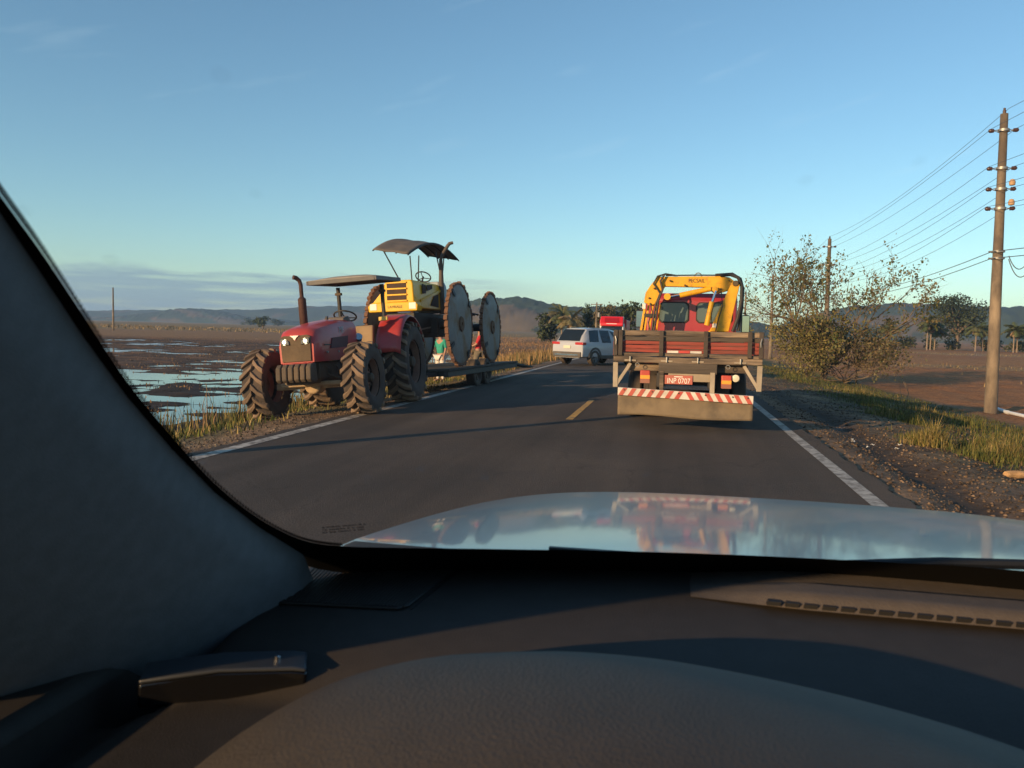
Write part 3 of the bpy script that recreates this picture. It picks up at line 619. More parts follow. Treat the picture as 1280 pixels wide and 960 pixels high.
Y = thing('paddy_machine', 'yellow paddy tractor with toothed steel disc wheels and arched canopy, riding on the trailer', 'tractor', (-6.22, 19.5, .455), (0, R(-3.5), R(-2.6)))
yel = mat('machine_yellow', (.80, .43, .008), .42, var=.12, coat=.15, dust=.05, dustcol=(.30, .18, .06), spec=.35)
rust = mat('rusty_lug', (.16, .075, .045), .9, .1, var=.35, scale=8, bump=.4, dust=.4, dustcol=(.24, .14, .085))
discm = mat('worn_disc_steel', (.17, .19, .215), .48, .5, var=.4, scale=2.5, dust=.42, dustcol=(.25, .155, .08), col2=(.13, .085, .05), c2amt=.3, c2scale=1.6)
for yy, Rw in ((0, 1.07), (3.0, 1.02)):
    for s in (-1, 1):
        wmb = MB(); wmb.lathe([(s*.04, .17), (s*.05, Rw*.6), (s*.015, Rw*.95), (-s*.01, Rw*.95), (s*.02, Rw*.6), (s*.01, .17)], 56, cap=False)
        w_ = wmb.build('disc_wheel', discm, Y, loc=(s*1.06, yy, Rw+.035))
        MB().lathe([(s*.02, Rw*.96), (-s*.05, Rw*.96), (-s*.05, Rw*.93), (s*.02, Rw*.93), (s*.02, Rw*.96)], 56, cap=False).build('rim_band', rust, w_)
        tb_ = MB(); nl = 40
        for i in range(nl):
            a = 2*math.pi*i/nl; b = a+.085; ru = Rw*random.uniform(.985, 1.045)
            vs = [(q*s, rr*math.cos(t), rr*math.sin(t)) for q in (-.06, .03) for rr, t in ((Rw*.95, a-.06), (Rw*.95, b), (ru, b-.015), (ru*.985, a-.03))]
            tb_.add(vs, [(0, 1, 2, 3), (4, 7, 6, 5), (0, 4, 5, 1), (1, 5, 6, 2), (2, 6, 7, 3), (3, 7, 4, 0)])
        tb_.build('rim_lugs', rust, w_, ang=20)
        MB().lathe([(s*.045, .20), (s*.075, .18), (s*.075, .05), (s*.05, .04)], 22).build('hub', mat('hub_rust', (.14, .075, .04), .85, .2, var=.3), w_)
        for k in range(4):
            a = k*1.571+.6; c_, s_ = math.cos(a), math.sin(a); MB().beam((s*.065, Rw*.78*c_, Rw*.78*s_), (s*.03, Rw*.95*c_, Rw*.95*s_), .10, .02, (1, 0, 0)).build('stiffener', mat('dark_steel', (.06, .065, .075), .6, .5, var=.2), w_)
Hh = lambda z: z-.455
MB().box(-.36, .36, -1.35, 3.3, Hh(1.35), Hh(1.85)).tube([(-1.05, 0, 1.10), (1.05, 0, 1.10)], .11, 12).tube([(-1.05, 3, 1.06), (1.05, 3, 1.06)], .11, 12).box(-.55, .55, -.25, .35, Hh(1.25), Hh(1.75)).build('chassis', M_black, Y, bevel=.02)
MB().beam((.35, -.9, Hh(1.45)), (.35, 1.3, Hh(1.62)), .04, .04).build('tie_rod', M_steel, Y)
hd = MB()
fx = [(-.40, 1.95), (.40, 1.95), (.37, 2.55), (.33, 2.63), (-.30, 2.63), (-.36, 2.56)]
hd.prism([(x, Hh(z)) for x, z in fx], -1.42, .55, 'Y'); hood_y = hd.build('engine_hood', yel, Y, bevel=.03)
MB().prism([(-.74, Hh(1.88)), (.50, Hh(1.88)), (.52, Hh(2.02)), (.46, Hh(2.10)), (-.66, Hh(2.10)), (-.76, Hh(2.02))], -1.52, -1.2, 'Y').build('front_bumper', yel, Y, bevel=.02)
MB().prism([(-.66, Hh(2.10)), (-.40, Hh(2.10)), (-.37, Hh(2.42))], -1.46, -.6, 'Y').build('side_shoulder', yel, Y, bevel=.015)
gdk = mat('grille_recess', (.055, .03, .02), .8, var=.2)
for k in range(3):
    MB().box(-.29, .20, -1.433, -1.415, Hh(2.16+k*.145), Hh(2.26+k*.145)).build('grille_opening', gdk, hood_y)
for k in range(4):
    MB().box(-.31, .22, -1.455, -1.42, Hh(2.118+k*.145), Hh(2.155+k*.145)).build('grille_slat', yel, hood_y, bevel=.006)
MB().prism([(-.85, Hh(2.32)), (-.62, Hh(2.34)), (-.62, Hh(2.54)), (-.85, Hh(2.56))], .395, .412).build('side_opening', gdk, hood_y)
MB().prism([(-.52, Hh(2.40)), (-.12, Hh(2.48)), (-.12, Hh(2.58)), (-.52, Hh(2.55))], .395, .405).build('side_opening', gdk, hood_y)
MB().prism([(-.30, Hh(2.05)), (.30, Hh(2.02)), (.34, Hh(2.36)), (0.0, Hh(2.30))], .397, .41).build('side_opening', gdk, hood_y)
MB().beam((.40, -1.0, Hh(2.14)), (.40, .5, Hh(2.46)), .03, .06).build('side_brace', yel, hood_y)
text_mesh('maker_lettering', 'LAVRALE', .085, mat('black_decal', (.02, .018, .01), .6, var=0), Y, (-.06, -1.525, Hh(1.99)), (R(90), 0, 0), 1.1)
for xs_ in (-.70, .30): MB().box(xs_, xs_+.17, -1.53, -1.515, Hh(1.93), Hh(2.08)).build('white_sticker', mat('white_sticker', (.75, .72, .62), .5, var=.1), Y)
MB().prism([(.60, Hh(1.9)), (1.25, Hh(1.9)), (1.25, Hh(2.62)), (1.1, Hh(2.72)), (.60, Hh(2.72))], -.30, .34).build('fuel_tank', mat('pale_blue_plastic', (.34, .42, .46), .5, var=.1, dust=.2), Y, bevel=.06, seg=3)
MB().box(-.25, .25, 1.55, 2.0, Hh(2.1), Hh(2.2)).prism([(1.95, Hh(2.15)), (2.08, Hh(2.15)), (2.12, Hh(2.6)), (2.02, Hh(2.6))], -.25, .25).build('seat', M_black, Y, bevel=.03)
swm = MB(); c0 = Vector((-.10, .62, Hh(2.86))); ax = Vector((0, .6, .8)).normalized(); e2 = ax.cross(e1)
swm.tube([c0+(e1*math.cos(t)+e2*math.sin(t))*.20 for t in [2*math.pi*k/28 for k in range(29)]], .017, 8, cap=False)
for k in range(3):
    t = k*2.094+.5; swm.tube([c0-ax*.04, c0+(e1*math.cos(t)+e2*math.sin(t))*.2], .012, 6)
swm.tube([c0-ax*.5, c0], .025, 8); swm.build('steering_wheel', M_black, Y)
MB().tube([(.42, .55, Hh(1.85)), (.42, .55, Hh(2.6)), (.43, .55, Hh(3.28)), (.47, .57, Hh(3.40)), (.60, .66, Hh(3.64)), (.64, .70, Hh(3.70)), (.72, .74, Hh(3.72))], [.075, .07, .045, .045, .045, .045, .042], 12).build('exhaust', mat('soot_pipe', (.05, .045, .045), .7, .3, var=.3, dust=.3), Y)
cm = MB()
def arch(u, v):
    yy = -.85+3.5*u; x = -.86+.92*v+.10*u; zz = 3.38+.46*math.sin(math.pi*min(1, u*.90+.05))**.9-.16*v+.16*u
    return (x+.10*u, yy, Hh(zz)+.008*math.sin(v*4*math.pi))
cm.grid(arch, 22, 12); ca = cm.build('canopy', mat('canopy_sheet', (.085, .075, .068), .75, var=.2, dust=.25), Y, solid=.02)
for v in (0, .33, .66, 1.0):
    MB().tube([Vector(arch(i/14, v))-Vector((0, 0, .025)) for i in range(15)], .016, 6).build('canopy_rib', M_black, ca)
for p, q in (((-.70, -.55), (-.30, -.25)), ((-.10, -.55), (-.30, -.25)), ((-.30, -.45), (-.30, -.25))):
    pass
for (a, b) in (((-.72, -.50, 3.46), (-.40, -.15, 2.62)), ((-.02, -.50, 3.30), (-.02, -.42, 2.62)), ((-.60, 1.7, 3.55), (-.40, 1.0, 2.6)), ((.12, 1.72, 3.42), (.30, .95, 2.68)), ((.02, 1.35, 3.6), (.30, 1.25, 2.2))):
    MB().tube([(a[0], a[1], Hh(a[2])), (b[0], b[1], Hh(b[2]))], .017, 6).build('canopy_strut', M_black, Y)
lv = MB()
for k in range(7):
    x = .55+.07*(k % 3); lv.tube([(x-.1, 1.3+.2*k, Hh(1.7)), (x+.05, 1.45+.18*k, Hh(1.95-.05*(k % 2))), (x+.25, 1.6+.1*k, Hh(1.85))], .025, 6)
lv.box(.25, .5, 1.35, 2.5, Hh(1.5), Hh(1.66)).build('linkage', M_black, Y)

# ------------------------------------------------------------------ red truck with loader crane
K = thing('crane_truck', 'red truck with weathered wooden tailgate, folded yellow loader crane and plate INP 0707', 'truck', (.29, 12.5, 0), (0, R(-.4), R(-1.5)))
wood = mat('weathered_board', (.27, .195, .13), .92, var=.4, scale=5, bump=.6, bscale=18, col2=(.085, .065, .05), c2amt=.6, c2scale=3, stretch=(.25, 1, 3))
darkwood = mat('dark_board', (.085, .067, .052), .92, var=.35, scale=5, bump=.6, bscale=18, stretch=(.3, 1, 3))
redwood = mat('flaking_red_board', (.33, .055, .038), .8, var=.25, scale=6, bump=.4, bscale=25, col2=(.19, .05, .035), c2amt=.5, c2scale=4, stretch=(.22, 1, 5))
postm = mat('gate_post', (.065, .05, .04), .85, var=.3, scale=8, bump=.3)
framem = mat('pale_frame_steel', (.40, .34, .26), .7, .2, var=.25, dust=.3)
HW = 1.125
gate = MB().board(-HW, HW, -.02, .03, 1.475, 1.555, 18, .007).build('tailgate_top_rail', wood, K, bevel=.008)
MB().board(-HW, HW, -.015, .02, 1.40, 1.460, 18, .006).build('tailgate_rail', darkwood, K, bevel=.006)
for k in range(3): MB().board(-HW+.02, HW-.02, -.005+.004*(k % 2), .03, 1.217+k*.06, 1.271+k*.06, 18, .0035).build('tailgate_board', redwood, K, bevel=.005)
MB().board(-HW, HW, -.03, .02, 1.155, 1.206, 18, .006).build('tailgate_sill', wood, K, bevel=.006)
for x in (-HW+.03, -1.02, -.39, .28, .93, HW-.03):
    MB().box(x-.032, x+.032, -.075, -.031, 1.16, 1.56).build('tailgate_post', postm, K, bevel=.006)
for x in (-.30, .05): MB().box(x, x+.17, -.012, -.008, 1.165+.05, 1.25).build('reflector_strip', mat('white_tape', (.6, .56, .5), .5, var=.2), K)
MB().box(-.125, .045, -.0125, -.0085, 1.215, 1.25).build('reflector_strip', mat('red_tape', (.5, .05, .04), .5, var=.2), K)
MB().board(-HW, HW, -.06, .08, 1.052, 1.146, 18, .006).build('rear_beam', wood, K, bevel=.012)
MB().box(-.42, .46, -.09, -.061, .90, 1.06).build('hitch_plate', darkwood, K, bevel=.008)
MB().box(-.92, .92, .1, .2, .92, 1.045).build('cross_member', wood, K, bevel=.01)
for k in range(10):
    MB().box(-HW+.01+k*.2235, -HW+.01+k*.2235+.215, .09, 4.0, 1.10, 1.145).build('deck_plank', wood, K, bevel=.004)
for s in (-1, 1):
    for j, (z0, z1, mm) in enumerate(((1.155, 1.27, redwood), (1.28, 1.38, redwood), (1.40, 1.462, darkwood), (1.475, 1.555, wood))):
        MB().box(s*HW-.018, s*HW+.018, .05, 4.05, z0, z1).build('side_board', mm, K, bevel=.006)
    for yy in (.9, 1.9, 2.9, 3.9): MB().box(s*(HW+.021), s*(HW+.055), yy, yy+.06, 1.0, 1.56).build('side_post', postm, K, bevel=.005)
    MB().beam((s*1.09, -.02, 1.05), (s*1.085, -.02, .66), .075, .05, (0, 1, 0)).build('underrun_post', framem, K, bevel=.004)
    MB().beam((s*.86, .02, 1.04), (s*1.07, -.02, .70), .05, .04, (0, 1, 0)).build('underrun_brace', framem, K, bevel=.004)
MB().box(-HW, HW, 4.02, 4.06, 1.15, 1.56).build('headboard', darkwood, K, bevel=.006)
MB().box(-.45, -.33, -.05, 6.6, .68, .90).box(.33, .45, -.05, 6.6, .68, .90).box(-.4, .4, .3, .42, .70, .88).box(-.4, .4, 2.2, 2.3, .70, .88).build('chassis', M_black, K, bevel=.01)
MB().box(-.40, -.34, -.10, -.06, .58, .93).build('lamp_bracket', wood, K); MB().box(.36, .43, -.10, -.06, .55, .93).build('lamp_bracket', framem, K)
MB().box(-.27, .36, -.085, -.06, .78, .90).build('plate_board', mat('tan_board', (.32, .25, .17), .8, var=.2), K, bevel=.004)
for x, z in ((-.62, .84), (.60, .795)):
    lb = MB().box(x-.075, x+.075, -.16, -.06, z-.10, z+.10).build('tail_lamp', mat('lamp_red', (.50, .05, .03), .3, var=.1, dust=.2), K, bevel=.012)
    MB().box(x-.072, x+.072, -.165, -.161, z-.03, z+.025).build('amber_lens', mat('lamp_amber', (.85, .36, .03), .3, var=.1, dust=.15), lb)
    MB().box(x-.072, x+.072, -.165, -.161, z-.097, z-.035).build('lower_lens', mat('lamp_brown', (.30, .08, .05), .4, var=.15, dust=.4), lb)
MB().lathe([(-.12, .055), (-.125, .045), (-.128, .0)], 18, 'Y', (.735, 0, .855), cap=False).build('reverse_lamp', mat('lamp_white', (.72, .66, .5), .3, var=.1), K)
MB().box(.66, .80, -.118, -.07, .80, .91).build('reverse_lamp_cup', M_black, K, bevel=.02)
pm = mat('plate_red', (.46, .085, .06), .5, var=.15, dust=.25)
pt = MB().box(-.32, .10, -.105, -.092, .735, .875).build('number_plate', pm, K, bevel=.004)
text_mesh('plate_text', 'INP 0707', .115, mat('plate_white', (.82, .78, .7), .5, var=0), pt, (-.11, -.107, .785), (R(90), 0, 0), .80)
MB().box(-.18, -.05, -.1075, -.106, .845, .858).build('plate_town_band', MAT['plate_white'], pt)
for x in (-.86, -.30, .17, .80):
    hg = MB().box(x-.09, x+.09, -.072, -.061, 1.075, 1.10).build('hinge_strap', framem, K, bevel=.003)
    MB().tube([(x, -.085, 1.07), (x, -.085, 1.15)], .014, 8).build('hinge_pin', M_steel, hg)
for x in (-1.10, 1.10):
    MB().tube([(x, -.08, 1.46), (x*.985, -.10, 1.40), (x*.99, -.085, 1.33)], .010, 6).build('latch_handle', M_steel, K)
for x in (-.75, -.05, .62): MB().tube([(x+.03*math.cos(t), -.07, 1.02+.03*math.sin(t)) for t in [2*math.pi*i/12 for i in range(13)]], .006, 5).build('rope_ring', M_steel, K)
for x in (-.93, -.5, -.1, .3, .7, .92): MB().lathe([(-.215, .010), (-.205, .013)], 8, 'Y', (x, 0, .60-.033*(x+1.03)+.033)).build('bumper_bolt', dirtyiron, K)
# striped bumper: alternating paint panels slanting away from the middle
bump = mat('bumper_white', (.66, .61, .54), .7, var=.2, scale=8, dust=.25); bred = mat('bumper_red', (.48, .06, .045), .7, var=.2, dust=.25)
def slope_z(x): return -.025*(x)
bb = MB(); bb.prism([(-1.03, .545), (1.0, .475), (1.0, .60), (-1.03, .665)], -.20, -.14, 'Y'); bo = bb.build('rear_bumper', bump, K, bevel=.006)
ns = 7
for s in (-1, 1):
    for k in range(ns):
        x0 = (-.015 + s*(.05+k*.142)); w_ = .068*s; sl = .07*s
        def pz(x, t): zb = .545+(x+1.03)/2.03*(-.070); zt = .665+(x+1.03)/2.03*(-.065); return zb+(zt-zb)*t
        a_, b_ = x0+sl, x0+w_+sl   # leaning: lower edge nearer the outside
        xs_ = [x0+sl*(-.5)*-1, x0+w_+sl*.5, x0+w_-sl*.5, x0-sl*.5]
        if max(xs_) > .995 or min(xs_) < -1.025: continue
        MB().prism([(xs_[0], pz(xs_[0], .02)), (xs_[1], pz(xs_[1], .02)), (xs_[2], pz(xs_[2], .98)), (xs_[3], pz(xs_[3], .98))], -.2045, -.199, 'Y').build('bumper_stripe', bred, bo, smooth=False)
fmb = MB()
def flap(u, v): x = -1.03+2.03*u; return (x, -.15+.015*math.sin(u*9)+.03*(1-v)*math.sin(u*5+1)*.6, .235+.012*math.sin(u*7)-.02*u+(.31-.02*u)*v)
fmb.grid(flap, 40, 8); fmb.build('mud_flap', mat('muddy_flap', (.20, .15, .095), .92, var=.2, scale=3, bump=.2, col2=(.13, .10, .07), c2amt=.35, c2scale=2), K, solid=.012)
for s in (-1, 1):
    for dx in (.62, .90): road_wheel(K, 'rear_wheel', (s*dx, 2.1, .42), .42, .24, s, MAT['dark_rim'])
    road_wheel(K, 'front_wheel', (s*.88, 5.9, .42), .42, .24, s, MAT['dark_rim'])
MB().tube([(-.9, 2.1, .42), (.9, 2.1, .42)], .09, 10).tube([(-.9, 5.9, .42), (.9, 5.9, .42)], .06, 10).build('axle', M_black, K)
MB().box(.55, .95, 2.2, 3.2, .55, .95).build('fuel_tank', M_black, K, bevel=.05)
# cab
cred = mat('cab_red', (.36, .014, .026), .35, var=.08, coat=.5, dust=.08)
cb = MB(); cb.prism([(5.0, .75), (6.9, .75), (6.95, 1.55), (6.55, 2.30), (6.3, 2.40), (5.15, 2.40), (5.02, 2.30)], -.93, 1.0); cab = cb.build('cab', cred, K, bevel=.07, seg=4)
gl = mat('cab_glass', (.10, .14, .14), .05, var=0, spec=.6)
for x0, x1 in ((-.62, -.03), (.17, .88)):
    def rr(x0, x1, z0, z1, r_=.06): return [(x0+r_, z0), (x1-r_, z0), (x1, z0+r_), (x1, z1-r_), (x1-r_, z1), (x0+r_, z1), (x0, z1-r_), (x0, z0+r_)]
    f_ = MB().prism(rr(x0-.025, x1+.025, 1.755, 2.205), 4.985, 5.03, 'Y').build('rear_window', M_black, cab, bevel=.01)
    MB().prism(rr(x0, x1, 1.78, 2.18), 4.975, 4.99, 'Y').build('pane', gl, f_)
MB().prism([(5.25, 1.55), (6.62, 1.55), (6.35, 2.25), (5.25, 2.25)], 1.002, 1.012).build('side_window', M_glassdark, cab); MB().prism([(5.25, 1.55), (6.62, 1.55), (6.35, 2.25), (5.25, 2.25)], -.942, -.932).build('side_window', M_glassdark, cab)
MB().prism([(-.80, 1.55), (.87, 1.55), (.80, 2.24), (-.73, 2.24)], 6.5, 6.56, 'Y').build('windscreen', M_glassdark, cab)
for x, z in ((-1.12, 1.85), (1.25, 1.77)):
    mr = MB().box(x-.09, x+.09, 6.05, 6.16, z-.20, z+.20).build('wing_mirror', M_black, cab, bevel=.03, seg=3)
    MB().box(x-.075, x+.075, 6.042, 6.049, z-.18, z+.18).build('mirror_glass', mat('mirror', (.34, .38, .38), .08, 1, var=0), mr)
    MB().tube([(x*.8, 6.1, z+.25), (x, 6.1, z+.24), (x, 6.1, z)], .015, 6).build('mirror_arm', M_black, mr)
# crane
cyel = mat('crane_yellow', (.78, .38, .008), .45, var=.18, scale=4, coat=.12, dust=.10, dustcol=(.24, .13, .04), spec=.35, col2=(.45, .22, .02), c2amt=.15, c2scale=5)
yc0, yc1 = 4.28, 4.50
def cp(poly, d0=yc0, d1=yc1): return MB().prism(poly, d0, d1, 'Y')
cp([(-.62, 2.50), (.33, 2.485), (.43, 2.41), (.58, 2.36), (.76, 2.42), (.86, 2.50), (.90, 2.60), (.78, 2.69), (.60, 2.715), (-.60, 2.70)]).build('main_boom', cyel, K, bevel=.015)
cp([(.42, 1.58), (.80, 1.58), (.985, 2.53), (.91, 2.61), (.82, 2.57)], 4.12, 4.27).build('crane_column', cyel, K, bevel=.012)
MB().box(.40, .75, 4.15, 4.55, .9, 1.6).build('crane_pedestal', cyel, K, bevel=.03)
MB().lathe([(4.09, .05), (4.11, .06), (4.53, .06), (4.55, .05)], 16, 'Y', (.90, 0, 2.555)).build('pivot_pin', mat('pin_steel', (.12, .08, .04), .5, .6, var=.2), K)
MB().box(.47, .57, 4.112, 4.119, 1.66, 1.74).build('white_decal', mat('white_decal', (.78, .72, .62), .5, var=.1), K)
MB().tube([(-.20, 4.22, 2.31), (.42, 4.22, 2.45)], .055, 14).build('boom_ram', cyel, K); MB().tube([(-.42, 4.22, 2.27), (-.2, 4.22, 2.315)], .028, 10).build('ram_rod', M_chrome, K)
MB().lathe([(4.15, .06), (4.52, .06)], 12, 'Y', (.50, 0, 2.44)).lathe([(4.15, .07), (4.52, .07)], 12, 'Y', (-.45, 0, 2.28)).build('ram_pin', cyel, K)
MB().tube([(.36, 4.06, 1.70), (.45, 4.06, 2.18)], .055, 14).build('lift_ram', cyel, K); MB().tube([(.45, 4.06, 2.18), (.52, 4.1, 2.40)], .028, 10).build('ram_rod', M_chrome, K)
cp([(-.56, 2.70), (-.66, 2.70), (-.80, 2.52), (-.90, 2.36), (-.93, 2.16), (-.78, 2.10), (-.70, 2.12), (-.58, 2.38), (-.50, 2.52)], 4.25, 4.55).build('knuckle_arm', cyel, K, bevel=.015)
for x, z0, z1, w_ in ((-.955, 1.56, 2.10, .05), (-.88, 1.56, 2.14, .04), (-.79, 1.58, 2.12, .035), (-.71, 1.58, 2.14, .045), (-.64, 1.58, 2.12, .035)):
    MB().beam((x-.02, 4.3+random.uniform(0, .15), z0), (x+.05, 4.35, z1), w_, w_, (0, 1, 0)).build('extension_section', cyel, K, bevel=.006)
MB().box(-.955, -.885, 4.20, 4.24, 2.02, 2.13).build('valve_cover', MAT['white_decal'], K, bevel=.008)
hosem = mat('hose_rubber', (.03, .027, .025), .6, var=.1)
hose = lambda pts, r=.018: MB().tube(pts, r, 8).build('hydraulic_hose', hosem, K)
hose([(-.30, 4.24, 2.72), (-.5, 4.22, 2.75), (-.66, 4.2, 2.70), (-.74, 4.2, 2.55), (-.60, 4.2, 2.35), (-.68, 4.2, 2.12), (-.72, 4.2, 1.8), (-.74, 4.2, 1.58)])
hose([(-.52, 4.20, 2.74), (-.60, 4.18, 2.6), (-.55, 4.18, 2.42), (-.63, 4.18, 2.2), (-.66, 4.2, 1.9), (-.70, 4.2, 1.58)], .022)
hose([(.60, 4.25, 2.73), (.80, 4.22, 2.74), (.95, 4.2, 2.68), (1.03, 4.2, 2.50), (1.03, 4.2, 2.2), (.97, 4.2, 1.85), (.88, 4.2, 1.58)], .036)
hose([(.50, 4.30, 2.735), (.84, 4.30, 2.76), (1.0, 4.28, 2.66), (1.06, 4.28, 2.45), (1.05, 4.28, 2.1), (1.0, 4.28, 1.6)], .030)
hose([(-.5, 4.33, 2.725), (.1, 4.33, 2.735), (.7, 4.33, 2.735)], .014)
MB().tube([(.16+.07*math.cos(t), 4.4, 2.71+.075*math.sin(t)) for t in [math.pi*k/10 for k in range(11)]], .012, 6).build('lifting_eye', M_steel, K)
for x, z in ((-.40, 2.61), (-.10, 2.52), (.62, 2.45), (.78, 2.62), (.55, 1.75), (.62, 2.0), (.75, 2.35), (-.72, 2.45), (-.82, 2.25)):
    MB().lathe([(4.20, .014), (4.22, .020), (4.26, .020)], 10, 'Y', (x, 0, z)).build('pin_head', MAT['pin_steel'], K)
hose([(.62, 4.08, 2.40), (.66, 4.06, 2.1), (.58, 4.06, 1.8), (.54, 4.07, 1.58)], .011); hose([(.46, 4.03, 1.72), (.44, 4.0, 1.95), (.50, 4.0, 2.15)], .009)
hose([(-.80, 4.22, 2.15), (-.74, 4.18, 1.95), (-.82, 4.2, 1.75), (-.78, 4.2, 1.55)], .012)
MB().box(-.92, -.66, 4.30, 4.45, 1.85, 1.93).build('valve_block', M_black, K, bevel=.01)
text_mesh('boom_lettering', 'PECSAIL', .115, mat('decal_brown', (.10, .05, .01), .6, var=0), K, (.13, 4.275, 2.615), (R(90), 0, 0), .80, .003)

# ------------------------------------------------------------------ cars on the road
def car(name, label, loc, rz, L_=4.45, Wd=1.80, Ht=1.66, paint=None, clad=None, lightbar=False, plate=(.66, .6, .45)):
    root = thing(name, label, 'car', loc, (0, 0, rz)); hw = Wd/2; y0 = -L_/2
    fr = [0, .006, .03, .055, .13, .25, .5, .66, .80, .97, 1.0]
    zt = [.98, 1.03, 1.12, 1.34, Ht-.02, Ht+.02, Ht+.01, Ht-.12, 1.10, .92, .72]
    rw = [.80, .82, .80, .74, .70, .70, .70, .70, .82, .78, .74]
    nose = [.955, .985, 1, 1, 1, 1, 1, 1, 1, .95, .86]
    def sec(i):
        w = hw*nose[i]; r_ = hw*rw[i]; b = min(.98, zt[i]-.03)
        return [(.80*w, .34), (.97*w, .40), (w, .62), (w, .82), (.975*w, b), (r_+(.975*w-r_)*.5, (b+zt[i]-.05)/2), (r_, zt[i]-.06), (r_*.85, zt[i]-.005), (0, zt[i]+.012)]
    secs = [sec(i) for i in range(len(fr))]; ysx = [y0+L_*f_ for f_ in fr]
    mb = MB(); full = [[(x, z) for x, z in sc]+[(-x, z) for x, z in sc[-2::-1]] for sc in secs]; n = len(full[0])
    mb.add([(x, y, z) for y, sc in zip(ysx, full) for x, z in sc], [(i*n+k, i*n+k+1, (i+1)*n+k+1, (i+1)*n+k) for i in range(len(ysx)-1) for k in range(n-1)]+[tuple(range(n)), tuple((len(ysx)-1)*n+k for k in range(n))])
    body = mb.build('body', paint, root, ang=32)
    def P(f_, lv, s, off=.012):
        i = max(0, min(len(fr)-2, int(np.searchsorted(fr, f_)-1))); t = (f_-fr[i])/(fr[i+1]-fr[i]); a = secs[i]; b = secs[i+1]; k = int(lv); q = lv-k
        def at(sc): k2 = min(k+1, len(sc)-1); return (sc[k][0]+(sc[k2][0]-sc[k][0])*q, sc[k][1]+(sc[k2][1]-sc[k][1])*q)
        pa, pb = at(a), at(b); return (s*(pa[0]*(1-t)+pb[0]*t+off), y0+L_*f_, pa[1]*(1-t)+pb[1]*t+off*.4)
    for s in (-1, 1):
        for f0, f1, l0, l1 in ((.15, .30, 4.25, 5.9), (.32, .47, 4.15, 5.9), (.49, .64, 4.15, 5.85)):
            MB().grid(lambda u, v: P(f0+(f1-f0)*u-(.035*(1-v) if f0 < .2 else 0)+( .09*(1-v) if f0 > .45 else 0), l0+(l1-l0)*v, s), 6, 4).build('side_window', M_glassdark, body, recalc=False)
        for f_ in (.20, .80):
            yy = y0+L_*f_; am = MB()
            am.prism([(yy+.46*math.cos(t), .36+.46*math.sin(t)) for t in [math.pi*k/14 for k in range(15)]]+[(yy-.36*math.cos(math.pi*k/14), .36+.36*math.sin(math.pi*k/14)) for k in range(15)], s*(hw-.06), s*(hw+.02)); am.build('wheel_arch', clad, body)
            road_wheel(root, 'wheel', (s*(hw-.10), yy, .35), .35, .22, s, mat('dark_alloy', (.16, .16, .17), .4, .7, var=.1, dust=.2))
        MB().box(s*(hw-.10), s*(hw+.015), y0+L_*.30, y0+L_*.70, .30, .46).build('sill_cladding', clad, body, bevel=.02)
        MB().box(s*hw*.50, s*hw*1.004, y0-.015, y0+.24, .92, 1.035).build('tail_lamp', mat('car_tail_red', (.42, .03, .03), .2, var=.05), body, bevel=.02)
        MB().box(s*(hw+.0), s*(hw+.2), y0+L_*.63, y0+L_*.63+.12, 1.02, 1.16).build('door_mirror', clad, body, bevel=.03)
        MB().box(s*.50, s*.80, y0+L_-.10, y0+L_+.0, .68, .80).build('headlamp', M_chrome, body, bevel=.03)
        MB().beam((s*hw*.60, y0+L_*.18, Ht+.04), (s*hw*.60, y0+L_*.62, Ht+.03), .03, .03).build('roof_rail', M_steel, body)
    MB().add([P(.034, 8, 1, 0), ], []) 
    def rg(u, v):
        i0 = .018+.10*v; z0 = np.interp(i0, fr, zt)+.018; return ((-1+2*u)*hw*(.69-.06*v), y0+L_*i0-.012, z0)
    MB().grid(rg, 6, 6).build('rear_window', M_glassdark, body, recalc=False)
    MB().box(-hw*.9, hw*.9, y0-.07, y0+.12, .36, .60).build('rear_bumper', clad, body, bevel=.04, seg=3)
    MB().box(-hw*.75, hw*.75, y0-.085, y0-.065, .44, .50).build('bumper_insert', M_chrome, body)
    MB().box(-.20, .20, y0-.03, y0-.005, .76, .88).build('number_plate', mat('car_plate'+name, plate, .5, var=.1), body)
    MB().box(-.55, .55, y0+L_*.70, y0+L_*.70+.02, 1.30, 1.32).build('wiper', M_black, body)
    if lightbar:
        lb = MB().box(-.68, .68, -.12, .14, Ht+.03, Ht+.07).build('light_bar', M_black, root)
        for k, c in enumerate(((.8, .8, .78), (.8, .8, .78), (.85, .4, .08), (.8, .8, .78), (.7, .06, .04), (.85, .4, .08), (.8, .8, .78))):
            MB().box(-.67+k*.192, -.67+k*.192+.185, -.11, .13, Ht+.072, Ht+.15).build('beacon_lens', mat('beacon%d' % (int(c[1]*100)), c, .25, var=0), lb, bevel=.012)
    return root
wpaint = mat('white_car_paint', (.42, .43, .46), .3, var=.03, coat=.6, dust=.08, dustcol=(.4, .34, .27))
gclad = mat('grey_cladding', (.05, .05, .052), .7, var=.1, dust=.25)
hd_ = R(33)
car('suv', 'white SUV with dark tinted windows slewed across the left lane', (-4.45+2.2*math.sin(hd_), 35.3+2.2*math.cos(hd_), 0.01), -hd_, paint=wpaint, clad=gclad)
car('escort_car', 'white car with red and amber roof light bar, half hidden behind the white SUV', (-4.9, 50.0, .01), R(180), L_=4.3, Ht=1.55, paint=wpaint, clad=gclad, lightbar=True)
